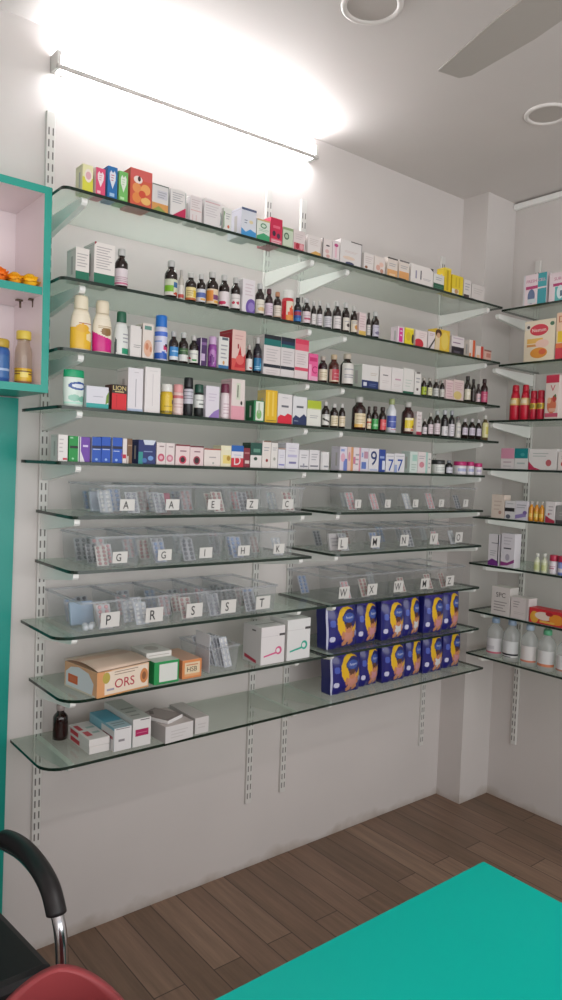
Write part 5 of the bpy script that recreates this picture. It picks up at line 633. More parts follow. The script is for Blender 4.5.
# ---------------------------------------------------------------- clear bins with letter cards
def bin_parts(w, d, h, body=None):
    t = .006; b = MB()
    def ring(x, y0, y1, z): return [(-x, y0, z), (x, y0, z), (x, y1, z), (-x, y1, z)]
    lo, hi = ring(w/2-t, t, d-t, .001), ring(w/2, 0, d, h)
    b.add(lo+hi, [(3,2,1,0), (0,1,5,4), (1,2,6,5), (2,3,7,6), (3,0,4,7)])
    r = MB(); q = .0035
    for (x0, y0, x1, y1) in ((-w/2-q, -q, w/2+q, q), (-w/2-q, d-q, w/2+q, d+q), (-w/2-q, q, -w/2+q, d-q), (w/2-q, q, w/2+q, d-q)):
        r.box(x0, y0, h-.004, x1, y1, h+.002)
    return b.data('bin_body', body or CLEAR), r.data('rim', RIM)
STRIP_COLS = [('b7b9be','9a9ca4'), ('c3c4c8','d6a4a8'), ('b0b4c0','8fa3c8'), ('c9c6c0','b08a8a'), ('a9abb0','77797f'), ('c0c4cc','e0e0e0')]
def strip_mesh(i):
    """blister strip standing on its short edge, pockets facing -y"""
    a, b = STRIP_COLS[i]; mb = MB(); w, h = .042, .07
    mb.box(-w/2, 0, 0, w/2, .0008, h, a)
    for r in range(5):
        for c in range(2):
            mb.lathe([(.0062, 0), (.0058, .002), (.0035, .0034)], b, n=8, x=0, y=0, z=0)
            k = 3*8
            for q in range(len(mb.v)-k, len(mb.v)):
                x, y, z = mb.v[q]; mb.v[q] = ((c-.5)*.02+x, -z, .008+r*.0135+y)
    return mb.data('blister_strip', pmat('strip_foil', attr=True, rough=.35, metal=.1))
STRIPS = [strip_mesh(i) for i in range(6)]
def fill(x, y, z, w, d, h, n, where):
    for k in range(n):
        me = STRIPS[random.randrange(6)]
        o = link('blister_strip', me, None, (x+random.uniform(-.28, .28)*w, y+.022+(d-.075)*k/max(1, n-1), z+.004))
        o.rotation_euler = (-radians(24), 0, 0); s = random.uniform(.82, 1.0)*min(1, h*.98/.07); o.scale = (s, s, s)
        tag(o, 'foil medicine strip leaning inside the clear bin '+where, 'medicine strip', 'medicine strips in the bin '+where)
BINDATA = {}
def letter_bin(x, z, w, d, h, letter, label, where, yf=-.272, n=4, cu=.5, card=(.045, .032), ink='2c2a2c', tilt=0., body=None):
    key = (round(w, 3), d, h)
    if key not in BINDATA: BINDATA[key] = bin_parts(w, d, h, body)
    o = empty('clear_bin', (x, yf, z)); tag(o, label, 'bin', 'clear plastic medicine bins')
    link('bin_body', BINDATA[key][0], o); link('rim', BINDATA[key][1], o)
    cb = MB(); cw, ch = card; cx = (cu-.5)*w; z0 = .012
    cb.box(cx-cw/2, -.0012, 0, cx+cw/2, 0, ch, 'cfcdc9')
    tv, tf, asp = text_poly(letter); H = ch*.66
    cb.add([(cx-cw*.1+a*H*.8, -.0018, ch/2+b*H) for a, b in tv], tf, ink)
    c = cb.build('label_card', CARD, o, (0, -.0008+.006*(1-z0/h), z0))
    c.rotation_euler = (math.atan2(.006, h), radians(tilt), 0)
    fill(x, yf, z, w, d, h, n, where)
zb = TH/2+.0008
for i, (lt, lb, wh) in enumerate([('A', 'first clear bin from the left on sixth shelf, pink and blue packets inside', 'first from left on sixth shelf'), ('A', 'clear bin marked A second from left on sixth shelf', 'marked A second on sixth shelf'), ('E', 'clear bin marked E third from left on sixth shelf', 'marked E on sixth shelf'), ('Z', 'clear bin marked Z fourth from left on sixth shelf', 'marked Z on sixth shelf'), ('C', 'clear bin marked C at right end of sixth shelf left bay', 'marked C on sixth shelf')]):
    letter_bin(.139+.1445*i, ZS[5]+zb, .138, .235, .082, lt, lb, wh, yf=-.268, n=[6,5,5,3,3][i], cu=.52)
for i, (lt, lb, wh) in enumerate([('G', 'clear bin marked with a looped G first on seventh shelf', 'with looped G first on seventh shelf'), ('G', 'clear bin marked G second on seventh shelf', 'marked G second on seventh shelf'), ('I', 'clear bin marked I in the middle of seventh shelf left bay', 'marked I on seventh shelf'), ('H', 'clear bin marked H on seventh shelf', 'marked H on seventh shelf'), ('K', 'clear bin marked K on seventh shelf', 'marked K on seventh shelf')]):
    letter_bin(.117+.1415*i, ZS[6]+zb, .136, .235, .086, lt, lb, wh, yf=-.268, n=[6,5,4,4,3][i], cu=.55)
for i, (lt, lb, wh) in enumerate([('P', 'large clear bin marked P with bluish contents on eighth shelf', 'marked P on eighth shelf'), ('R', 'large clear bin marked R beside the bin marked P', 'marked R on eighth shelf'), ('S', 'clear bin marked S directly right of the bin marked R', 'marked S next to R on eighth shelf'), ('S', 'clear bin marked S directly left of the bin marked T', 'marked S next to T on eighth shelf'), ('T', 'clear bin marked T at right end of eighth shelf left bay', 'marked T on eighth shelf')]):
    letter_bin([.078,.218,.36,.488,.612][i], ZS[7]+zb, [.137,.137,.137,.112,.128][i], .25, .086, lt, lb, wh, yf=-.277, n=[6,5,6,4,7][i], cu=[.62,.6,.55,.52,.6][i], card=(.056, .042))
for i, (lt, lb, wh) in enumerate([('I', 'nearly empty clear bin, first on sixth shelf right bay', 'first on sixth shelf right bay'), ('L', 'clear bin second on sixth shelf right bay', 'second on sixth shelf right bay'), ('L', 'clear bin third on sixth shelf right bay', 'third on sixth shelf right bay'), ('F', 'clear bin marked F in fourth place on sixth shelf right bay', 'marked F in fourth place'), ('F', 'clear bin marked F at the right end of sixth shelf right bay', 'marked F right end of sixth shelf')]):
    letter_bin(1.035+.155*i, ZS[5]+zb, .147, .23, .088, lt, lb, wh, yf=-.262, n=[1,2,2,1,1][i], cu=.6, card=(.03, .03), ink='6a6668', body=FAINT)
for i, (lt, lb, wh) in enumerate([('L', 'clear bin with a white packet, first on seventh shelf right bay', 'first on seventh shelf right bay'), ('M', 'clear bin marked M second on seventh shelf right bay', 'marked M on seventh shelf right bay'), ('N', 'clear bin marked N in the middle of seventh shelf right bay', 'marked N on seventh shelf right bay'), ('V', 'clear bin marked V on seventh shelf right bay', 'marked V on seventh shelf right bay'), ('O', 'clear bin marked O at right end of seventh shelf', 'marked O on seventh shelf')]):
    letter_bin(1.02+.1575*i, ZS[6]+zb, .15, .23, .082, lt, lb, wh, yf=-.262, n=[2,2,2,2,2][i], cu=[.25,.3,.3,.4,.4][i], card=(.046, .042), body=FAINT)
for i, (lt, lb, wh) in enumerate([('W', 'clear bin marked W first on eighth shelf right bay', 'marked W first on eighth shelf right bay'), ('X', 'clear bin marked X on eighth shelf right bay', 'marked X on eighth shelf right bay'), ('W', 'clear bin marked W in the middle of eighth shelf right bay', 'marked W in the middle of eighth shelf'), ('M', 'clear bin marked M on eighth shelf right bay', 'marked M on eighth shelf right bay'), ('Z', 'clear bin marked Z at right end of eighth shelf', 'marked Z at right end of eighth shelf')]):
    letter_bin(1.0+.1505*i, ZS[7]+zb, .143, .235, .09, lt, lb, wh, yf=-.264, n=[2,1,2,1,1][i], cu=[.48,.42,.36,.38,.4][i], card=(.05, .042), body=FAINT)
# small packets in some bins
def packet(x, y, z, w, h, col, lab, tilt=18, el=()):
    mb = MB(); mb.box(-w/2, 0, 0, w/2, .012, h, col, bev=.003); print_front(mb, el, w, h, 0)
    o = mb.build('medicine_packet', GLOSS, None, (x, y, z)); o.rotation_euler = (-radians(tilt), 0, 0); return tag(o, lab, 'packet')
packet(.112, -.165, ZS[5]+zb+.004, .06, .06, 'c2c8d8', 'pale blue packet in the first bin of the sixth shelf')
packet(.165, -.145, ZS[5]+zb+.004, .045, .062, 'c88a96', 'pink packet in the first bin of the sixth shelf')
packet(.325, -.155, ZS[5]+zb+.004, .05, .055, 'b8667c', 'magenta packet in the second bin of the sixth shelf')
packet(.991, -.222, ZS[6]+zb+.004, .06, .062, 'd0ccce', 'white printed packet in first bin of seventh shelf right bay', 14, [('L', 3, .15, .2, .85, .8, 'a9a6ac')])
packet(.06, -.175, ZS[7]+zb+.004, .07, .066, '9fb4cc', 'light blue packet inside the bin marked P', 16)
for k, (x, y) in enumerate([(.035, -.248), (.052, -.243), (.043, -.226), (.064, -.226)]):
    mb = MB(); mb.lathe([(.0001, 0), (.006, .001), (.0088, .006), (.0088, .011), (.006, .016), (.0001, .017)], 'd5d9de', n=12, cap=False)
    tag(mb.build('pill_bottle', PLASTIC, None, (x, y, ZS[7]+zb+.0035)), 'small round white tablet pot at the front of the bin marked P', 'pill pot', 'white pots in the bin marked P')
# ---------------------------------------------------------------- big cartons on the ninth and lowest shelves
Z9, Z10 = ZS[8]+zb, ZS[9]+zb
def big(name, x0, x1, yf, d, h, z, label, col, els, cols=None, rz=0., left=(), topels=(), cat='box'):
    w = x1-x0; mb = MB(); cc = {'f': col, 'l': col, 'r': col, 't': col}; cc.update(cols or {})
    mb.box(-w/2, 0, 0, w/2, d, h, col, bev=.0012, cols=cc); print_front(mb, els, w, h, 0)
    for i, (poly, tx, c) in enumerate(prints(left)):     # left face: u runs back to front
        if poly: mb.add([(-w/2-.0003-.00006*i, d*(1-u), v*h) for u, v in poly], [list(range(len(poly)))], c)
    for i, (poly, tx, c) in enumerate(prints(topels)):   # top face: v runs front to back
        if poly: mb.add([((u-.5)*w, v*d, h+.0003+.00006*i) for u, v in poly], [list(range(len(poly)))], c)
        else:
            tv, tf, asp = text_poly(tx[1]); H = tx[4]*d
            mb.add([((tx[2]-.5)*w+a*H, tx[3]*d+b*H, h+.0004) for a, b in tv], tf, c)
    return tag(mb.build(name, CARD, None, ((x0+x1)/2, yf, z), radians(rz)), label, cat)
# ORS carton with a bowed open lid
w, d, h = .173, .164, .071
t = big('supplement_carton', .049, .222, -.284, d, h, Z9, 'large orange and cream ORS carton with a bowed open lid', 'e0bc9c',
    [('E', .12, .5, .22, .7, 'd69a68'), ('R', .14, .06, .97, .95, 'e4d4c2'), ('E', .17, .72, .07, .22, 'b3a24c'), ('E', .9, .5, .08, .3, 'c8814e'), ('E', .9, .5, .04, .16, '8a5a3a'),
     ('L', 2, .32, .74, .78, .94, '9a8474'), ('X', 'ORS', .52, .42, .36, 'b02c40'), ('R', .18, .2, .32, .28, 'a09aa8'), ('R', 0, 0, 1, .05, 'd0965e')],
    {'l': 'dca880', 'r': 'd8b898', 't': 'd0b49c'}, 8.6,
    left=[('P', [(.04, .06), (.86, .06), (.9, .5), (.75, .84), (.45, .95), (.2, .85), (.04, .6)], 'dadde2'), ('R', .12, .22, .42, .56, 'd8683c'), ('R', .17, .3, .37, .48, 'd8734e'), ('R', 0, 0, .95, .07, 'd8ccba')])
lid = MB(); N = 8
for i in range(N+1):
    s = i/N; lid.v += [(-w/2-.003, d*(1-s)-s*.008, h+.004+.012*sin(pi*s)*(.6+.4*s)), (w/2+.002, d*(1-s)-s*.004, h+.004+.010*sin(pi*s)*(.6+.4*s))]
for i in range(N):
    lid.f.append([2*i, 2*i+1, 2*i+3, 2*i+2]); lid.c.append(lin('d8bfac' if i not in (2, 3) else 'd0ae98')); lid.m.append(0); lid.s.append(True)
lo = lid.build('lid', CARD, t); sm = lo.modifiers.new('thickness', 'SOLIDIFY'); sm.thickness = .0015
big('medicine_carton', .237, .320, -.274, .15, .067, Z9, 'white carton framed in bright green beside the ORS carton', '1d8f4c', [('R', .2, .1, .93, .88, 'd5d8d2')], {'l': '1c8f4e', 't': 'c9d0c6', 'r': 'c9d0c6'})
big('medicine_carton', .233, .318, -.232, .1, .017, Z9+.0675, 'flat white carton lying on top of the green framed carton', 'd6d3ce', [('L', 1, .1, .3, .9, .7, 'a9a29c')], topels=[('E', .5, .5, .25, .25, 'b9b2ac')])
big('medicine_carton', .335, .403, -.268, .14, .057, Z9, 'orange and cream carton with black lettering beside the strips bin', 'd3844e', [('R', .12, .12, .9, .86, 'dcc9a8'), ('X', 'HSB', .5, .5, .26, '3c3630'), ('R', .2, .7, .8, .76, 'c07a5a'), ('R', .12, .12, .9, .26, 'd9a070')], {'t': 'd0a890', 'l': 'c8825a'})
# clear bin of silver strips
key = 'strips'; BINDATA[key] = bin_parts(.112, .17, .082)
o = empty('clear_bin', (.482, -.272, Z9)); tag(o, 'unlabelled clear bin full of silver strips on ninth shelf', 'bin', 'clear plastic medicine bins')
link('bin_body', BINDATA[key][0], o); link('rim', BINDATA[key][1], o)
tag(MB().box(-.0008, 0, 0, .0008, .085, .118, 'dcdce0', bev=.0004).build('leaflet', CARD, None, (.4345, -.262, Z9+.004), radians(-2)), 'white folded leaflet standing in the silver strips bin', 'leaflet')
for k in range(9):
    o = link('blister_strip', STRIPS[(0, 4, 5)[k % 3]], None, (.479+.0046*k, -.170-.0098*k, Z9+.008)); o.rotation_euler = (-radians(17), radians(-13+1.2*k), radians(6)); o.scale = (.74, 1, 1.35)
    tag(o, 'long silver strip in the unlabelled bin', 'medicine strip', 'silver strips in the unlabelled bin')
def swirl(c): return [('P', [(.12, .2), (.7, .27), (.75, .33), (.7, .32), (.12, .24)], c), ('E', .74, .34, .14, .11, c), ('E', .72, .34, .08, .06, 'dcd9d9'), ('R', .76, .73, 1, .79, '4a4648'), ('R', 0, .74, .7, .746, 'b4b0b2')]
big('medicine_carton', .627, .725, -.27, .1, .124, Z9, 'tall white carton with a pink swirl on ninth shelf', 'dad6d6', swirl('cf5a86'), {'l': 'd2cecd'}, left=[('P', [(.1, .1), (.75, .02), (.75, .1), (.1, .2)], 'b8304a'), ('R', .5, .86, .7, .9, '55504f')], topels=[('R', .1, .45, .95, .5, '77716f')])
big('medicine_carton', .735, .836, -.271, .1, .137, Z9, 'taller white carton with a teal swirl on ninth shelf', 'd9d9d8', swirl('2fa58e'), {'l': 'd2d0ce'}, topels=[('R', .1, .45, .95, .5, '8a8482')])
# lowest shelf
red2 = [('P', [(.1, .95), (.45, .95), (.45, .72), (.1, .6)], 'c23a44')]
big('medicine_carton', .056, .117, -.245, .146, .021, Z10, 'white carton with red stripes, lower one of a stacked pair', 'd9d5d2', [], left=[('R', .12, .2, .55, .8, 'c23a44')])
big('medicine_carton', .055, .117, -.245, .146, .0205, Z10+.0214, 'white carton with red stripes, upper one of a stacked pair', 'dbd7d4', [], left=[('R', .12, .2, .5, .8, 'c23a44')], topels=[('R', .08, .55, .3, .85, 'c23a44'), ('R', .12, .2, .4, .45, 'c8505a'), ('L', 2, .5, .2, .9, .8, 'a5b8b2')])
big('medicine_carton', .1205, .1745, -.265, .165, .067, Z10, 'white carton with a sky blue top on the lowest shelf', 'd8d6d6', [('R', .25, .4, .6, .5, '8a868a'), ('R', .1, .93, .9, .96, '6a6668')], {'t': '4f9fb8', 'l': '7fb4c4'}, topels=[('R', 0, 0, 1, .36, 'a9c4cc'), ('L', 2, .15, .1, .9, .3, '7a8a90')], left=[('R', .5, 0, 1, .9, 'd3d3d3'), ('R', .55, .5, .95, .62, 'a84a5a')])
big('medicine_carton', .178, .236, -.266, .19, .082, Z10, 'white carton with a magenta label on the lowest shelf', 'd6d4d2', [('R', .14, .38, .86, .62, 'a81e58'), ('L', 1, .2, .46, .8, .54, 'c9708c'), ('R', .4, .93, .9, .96, '4a4648')], {'t': 'b9bdb8', 'l': 'cdcfcc'}, topels=[('L', 3, .15, .1, .85, .6, '8d938d')])
big('medicine_carton', .27, .368, -.289, .15, .05, Z10, 'wide white carton with a flat box lying on its lid', 'cfcccb', [('L', 3, .2, .2, .8, .75, 'c0bcba')], {'l': 'b5b0ae', 't': 'c2b9b6'}, 3)
o = big('phone_carton', .283, .357, -.262, .105, .011, Z10+.0506, 'flat grey and white box lying across the wide white carton', 'dedcda', [], {'t': '8f8583', 'l': 'd5d2d0'}, 24, topels=[('R', .1, .1, .9, .9, '9c928f'), ('P', [(.2, .75), (.5, .95), (.6, .85), (.3, .65)], '6a6260')])
big('medicine_carton', .381, .430, -.276, .155, .05, Z10, 'plain white carton at right of the lowest shelf group', 'c9c6c4', [('L', 2, .2, .3, .8, .7, 'b9b5b3')], {'l': 'bdb9b7', 't': 'c2bdba'})
bottle(('T', Z10, 0, .037, .0215, .102, 'syrup_bottle', 'dark brown bottle with clear cap alone at left of the lowest shelf', 'bottle', None, 'syrup', '20100f', 'b9a9a6', '2a1614', [], 0, None, 1.0)).location = (.037, -.084, Z10)
tag(MB().box(-.013, 0, 0, .013, .012, .034, 'd9d6d4', bev=.001).build('medicine_carton', CARD, None, (1.222, -.2625, ZS[2]+TH/2+.0785), 0), 'small white pack with dark end lying on the white third shelf cartons', 'box').rotation_euler = (0, radians(97), radians(-8))

# ---------------------------------------------------------------- diaper packs
def diaper_mesh(top_shirt, stripe=False):
    w, h, dp = .142, .156, .05; N, M = 44, 50; mb = MB()
    moon = [(.6+.34*cos(radians(a)), .58+.37*sin(radians(a))) for a in range(46, 346, 10)]+[(.69+.23*cos(radians(a)), .66+.225*sin(radians(a))) for a in range(336, 55, -10)]
    els = [('R', 0, .9, 1, 1, '1a1c5a'), ('P', [(.0, .96), (.5, .88), (1, .95), (1, 1), (0, 1)], '3b2f84'), ('P', moon, 'e2b418'), ('E', .66, .69, .23, .15, '1a2264'), ('E', .66, .69, .2, .11, '3a55a4'),
           ('R', .0, 0, .045, 1, 'c3c4dc' if stripe else '22226e'), ('E', .14, .24, .07, .07, 'c9c9e2'), ('E', .16, .6, .07, .09, '4a5cb4'), ('E', .9, .3, .05, .06, '8a94c8'),
           ('E', .62, .27, .16, .16, top_shirt), ('E', .44, .3, .05, .1, 'c4805a'), ('E', .8, .3, .05, .1, 'c4805a'), ('E', .52, .12, .08, .08, 'c98a64'), ('E', .73, .12, .08, .08, 'c98a64'), ('E', .62, .45, .13, .11, 'c4805a'), ('E', .62, .52, .12, .06, '5a3420'), ('E', .56, .45, .02, .02, '2a1a14'), ('E', .67, .45, .02, .02, '2a1a14')]
    P = prints(els)
    def bulge(u, v): return .019*(1-abs(2*u-1)**3)*(1-abs(2*v-1)**4)
    for side in (0, 1):
        o = len(mb.v)
        for j in range(M+1):
            for i in range(N+1):
                u, v = i/N, j/M; wv = .0018*sin(u*19+v*7)*(abs(2*v-1)**2)
                y = -bulge(u, v)+wv if side == 0 else dp+bulge(u, v)
                x = (u-.5)*w*(1-.07*abs(2*v-1)**5)+.003*sin(v*5); mb.v.append((x, y, v*h))
        for j in range(M):
            for i in range(N):
                q = o+j*(N+1)+i; f = [q, q+1, q+N+2, q+N+1]; mb.f.append(f if side == 0 else f[::-1])
                mb.c.append(lin(raster(P, '1b1b70', (i+.5)/N, (j+.5)/M) if side == 0 else '1b1b70')); mb.m.append(0); mb.s.append(True)
    S = (N+1)*(M+1)
    rim = [j*(N+1) for j in range(M+1)]; rr = [j*(N+1)+N for j in range(M+1)]; bt = list(range(N+1)); tp = [M*(N+1)+i for i in range(N+1)]
    for e, fl, col in ((rim, 0, '20226a'), (rr, 1, '15164f'), (bt, 1, '15164f'), (tp, 0, '22246e')):
        for a, b in zip(e, e[1:]):
            f = [a, b, S+b, S+a]; mb.f.append(f[::-1] if fl == 0 else f); mb.c.append(lin(col)); mb.m.append(0); mb.s.append(False)
    tv, tf, asp = text_poly('Pampers'); H = .062*h; k = min(1, .37*w/(asp*H))
    mb.add([(.16*w+a*H*k, -bulge(.66+a*H*k/w, .69)-.0008, .69*h+b*H*k*1.3) for a, b in tv], tf, 'd6dcf0')
    fins = MB()   # crimped seam along the top
    return mb.data('diaper_pack', FILM)
DP = [diaper_mesh('c98a92'), diaper_mesh('d3d3d6'), diaper_mesh('c98a7a', True)]
pos_up = ['first', 'second', 'third', 'fourth', 'fifth', 'last']
def pack(x, y, z, rz, v, label, wd):
    o = link('diaper_pack', DP[v], None, (x, y, z), radians(rz)); o.scale = (wd/.142, 1, random.uniform(.97, 1.03)); o.rotation_euler.y = radians(random.uniform(-2, 2))
    return tag(o, label, 'diaper pack', 'navy blue diaper packs')
for i, (x, y, rz, v, wd) in enumerate([(1.026, -.226, 0, 2, .15), (1.164, -.214, 4, 0, .116), (1.287, -.232, -3, 1, .120), (1.404, -.222, 3, 1, .104), (1.519, -.238, -2, 0, .116), (1.635, -.232, 2, 0, .108)]):
    pack(x, y, Z9, rz, v, 'navy diaper pack with yellow moon, %s from left on the ninth shelf' % pos_up[i], wd)
for i, (x, y, rz, v, wd) in enumerate([(1.063, -.216, 0, 2, .148), (1.2, -.198, 5, 0, .112), (1.327, -.212, -2, 0, .128), (1.448, -.202, 3, 0, .1), (1.563, -.210, -2, 1, .12), (1.69, -.204, 2, 0, .12)]):
    pack(x, y, Z10, rz, v, 'navy diaper pack with yellow moon, %s from left on the lowest shelf' % pos_up[i], wd)

# ---------------------------------------------------------------- teal wall cabinet at the left edge
TEAL, INN = '129888', 'ece0e2'
cab = empty('wall_cabinet', (-.075, 0, 1.668)); tag(cab, 'open teal wall cabinet with pinkish white inside at the left edge', 'cabinet')
LAM = pmat('laminate', attr=True, rough=.35)
W_, Dp, H_ = .95, .225, .529; b_ = .0195
MB().box(-b_, -Dp, 0, 0, -.003, H_, TEAL, cols={'l': INN}).build('side_panel', LAM, cab)
MB().box(-W_, -Dp, 0, -W_+b_, -.003, H_, TEAL, cols={'r': INN}).build('side_panel', LAM, cab)
MB().box(-W_+b_, -Dp, H_-b_, -b_, -.003, H_, TEAL, cols={'u': INN}).build('top_panel', LAM, cab)
MB().box(-W_+b_, -Dp, 0, -b_, -.003, b_, TEAL, cols={'t': INN}).build('bottom_panel', LAM, cab)
MB().box(-W_+b_, -Dp+.004, .252, -b_, -.012, .272, TEAL, cols={'u': INN, 't': INN}).build('shelf_board', LAM, cab)
MB().box(-W_+b_, -.009, b_, -b_, -.003, H_-b_, INN).build('back_panel', LAM, cab)
PIN = pmat('shelf_pin_metal', '6a5a4e', rough=.4, metal=.6)
for x, y in ((-.044, -.12), (-.022, -.155)):
    MB().box(x-.009, y-.006, .247, x+.009, y+.006, .2515, bev=.001).tube([(x+.003, y, .247), (x+.003, y, .23)], .003, n=8).build('shelf_pin', PIN, cab)
# marigold heads on its shelf
def blossom(x, y, z, r, col, label, g):
    mb = MB(); rnd = random.Random(int(x*9999))
    mb.lathe([(.0001, 0), (r*.55, .002), (r*.75, r*.5), (r*.6, r*1.0), (r*.3, r*1.25), (.0001, r*1.3)], col, n=12, cap=False)
    for ring, (n, tilt, ln) in enumerate([(16, 12, 1.0), (15, 38, .95), (12, 60, .85), (8, 78, .75)]):
        for k in range(n):
            a = 2*pi*(k+.5*ring)/n+rnd.uniform(-.1, .1); t = radians(tilt+rnd.uniform(-8, 8)); L = r*ln; wd = r*.26
            cx, cy = cos(a), sin(a); bx, bz = r*.15, r*.42
            def pt(s, off, lift=0): 
                q = bx+s*L*cos(t); return (cx*q-sin(a)*off, cy*q+cos(a)*off, bz+s*L*sin(t)*.75+lift-r*.25*(s*s)*(1 if tilt < 20 else 0))
            mb.v += []
            o = [pt(.2, -wd*.4), pt(.2, wd*.4), pt(.75, wd), pt(1, wd*.5, r*.06), pt(1, -wd*.5, r*.06), pt(.75, -wd)]
            mb.add(o, [(0, 1, 2, 3, 4, 5)], col, smooth=False)
    zmin = min(v[2] for v in mb.v)
    mb.v = [(a, b, c-zmin) for a, b, c in mb.v]
    return tag(mb.build('marigold_flower', pmat('petal', attr=True, rough=.6), None, (x, y, z)), label, 'flower', g)
zs_ = 1.668+.2725
blossom(-.198, -.19, zs_, .03, 'f07a18', 'bright orange marigold head at the left edge of the cabinet shelf', 'marigold heads on the cabinet shelf')
blossom(-.238, -.195, zs_, .031, 'e86a14', 'orange marigold head half cut off by the frame edge', 'marigold heads on the cabinet shelf')
blossom(-.178, -.145, zs_, .03, 'f08a18', 'orange marigold head behind the front ones on the cabinet shelf', 'marigold heads on the cabinet shelf')
blossom(-.157, -.195, zs_, .024, 'f0ac18', 'amber marigold head in the middle of the cabinet shelf', 'marigold heads on the cabinet shelf')
blossom(-.118, -.195, zs_, .026, 'f4c01a', 'yellow marigold head nearest the right side of the cabinet', 'marigold heads on the cabinet shelf')
# jars below
zj = 1.668+b_+.0008
j = MB().lathe([(.0001, .003), (.019, .003), (.0205, .006), (.0205, .04)], 'b4742a', cap=True, n=20).build('honey_bottle', DARKGLASS, None, (-.122, -.17, zj))
tag(j, 'clear bottle of amber honey with a yellow cap in the cabinet', 'bottle')
MB().lathe([(.0205, 0), (.0222, .002), (.0222, .085), (.0205, .095), (.0165, .104), (.0155, .118)], 'e8e6e0', cap=False).build('glass_wall', clearmat('jar_glass', 'eee8dc', .12, rough=.1), j)
MB().lathe([(.0001, .118), (.0185, .118), (.019, .12), (.019, .137), (.0175, .14), (.0001, .1405)], 'd9bf4a', cap=False).build('cap', PLASTIC, j)
P_ = prints([('R', .05, .1, .95, .9, 'd0ac2c'), ('L', 3, .1, .2, .9, .85, '6a4a1c'), ('R', .35, .3, .65, .7, 'e0cc6a')]); mb = MB()
for jj in range(11):
    for i in range(17):
        a = -pi/2+(i/16-.5)*radians(220)-.2; mb.v.append((.0226*cos(a), .0226*sin(a), .008+.034*jj/10))
for jj in range(10):
    for i in range(16):
        q = jj*17+i; mb.f.append([q, q+1, q+18, q+17]); mb.c.append(lin(raster(P_, 'c89a28', (i+.5)/16, (jj+.5)/10))); mb.m.append(0); mb.s.append(True)
mb.build('label', GLOSS, j)
j = MB().lathe([(.024, 0), (.026, .002), (.026, .082), (.022, .09)], '2c5a9c').build('supplement_jar', PLASTIC, None, (-.183, -.165, zj)); tag(j, 'blue jar with a mustard yellow lid at the left frame edge', 'jar')
MB().lathe([(.0225, .09), (.0245, .092), (.0245, .108), (.022, .112)], 'b89a34').build('lid', PLASTIC, j)
MB().lathe([(.0264, .012), (.0264, .07)], '37659f', cap=False).lathe([(.0266, .03), (.0266, .036)], '9ab0d0', cap=False).build('label', GLOSS, j)
# teal laminated board on the wall under the cabinet
pb = MB().prism([(-1.2, 0), (-.1, 0), (-.0985, .1), (-.094, .65), (-.079, 1.664), (-1.2, 1.664)], 'y', -.014, -.001, '0a9184')
struct(pb.build('wall_panel', LAM, recalc=True), 'teal laminate board on the wall below the cabinet', 'wall panel')

# ---------------------------------------------------------------- lamps and fan
EMIT = pmat('lit_diffuser', 'ffffff', rough=.4, emit=('fdfdff', 41.0))
lt = empty('tube_light', (0, 0, 2.600)); lt.rotation_euler = (0, radians(-1.5), 0); tag(lt, 'long lit white batten tube light on the upper back wall', 'lamp')
MB().box(-.002, -.056, -.003, .98, -.043, .0075, bev=.001).box(-.002, -.006, 0, .98, -.0001, .046).build('housing', pmat('lamp_body', 'b5b2ae', rough=.4), lt)
MB().prism([(-.043, .002), (-.05, .008), (-.052, .02), (-.048, .034), (-.036, .043), (-.0065, .044), (-.0065, .002)], 'x', .012, .966).build('diffuser', EMIT, lt, recalc=True)
for x in (-.002, .967): MB().box(x, -.053, -.0005, x+.0125, -.001, .046, bev=.002).build('end_cap', pmat('lamp_end', 'd8d6d2', rough=.4), lt)
def downlight(x, y, r, label):
    o = empty('recessed_light', (x, y, HC)); tag(o, label, 'lamp', 'round recessed ceiling lights')
    MB().lathe([(r*.8, -.0005), (r*.82, -.006), (r*.92, -.009), (r, -.006), (r*1.01, -.0005)], n=40, cap=False).build('rim', pmat('downlight_rim', 'ddd7d3', rough=.4), o)
    MB().lathe([(.0001, -.003), (r*.8, -.003)], n=40, cap=False).build('diffuser', pmat('downlight_lens', 'b9b1ac', rough=.5), o)
downlight(.594, -.692, .082, 'round unlit recessed ceiling light at the top frame edge'); downlight(1.452, -.681, .075, 'round unlit recessed ceiling light near the right frame edge')
fan = empty('ceiling_fan', (.48, -1.55, 2.45)); tag(fan, 'dark grey three bladed ceiling fan with one blade in view', 'fan')
FANM = pmat('fan_paint', 'b9b1ab', rough=.45)
MB().lathe([(.03, -.05), (.085, -.045), (.1, -.02), (.1, .03), (.07, .05), (.02, .06)], n=32).build('motor', FANM, fan)
MB().tube([(0, 0, .05), (0, 0, .25)], .012).build('down_rod', FANM, fan)
MB().lathe([(.02, .2), (.06, .25), (.062, .271)], n=24).build('canopy', FANM, fan)
A0 = math.atan2(.59, .134)
for k in range(3):
    mb = MB(); poly = [(.14, -.035), (.2, -.05), (.4, -.053), (.585, -.036), (.612, -.02), (.622, .036), (.4, .053), (.2, .05), (.14, .035)]
    vs = [(x, y, z+y*.12) for z in (-.002, .002) for x, y in poly]; n = len(poly)
    mb.add(vs, [list(range(n))[::-1], list(range(n, 2*n))]+[(i, (i+1) % n, n+(i+1) % n, n+i) for i in range(n)])
    mb.box(.08, -.015, -.006, .18, .015, -.0025)
    bl = mb.build('blade', FANM, fan); bl.rotation_euler = (0, 0, A0+2*pi*k/3)

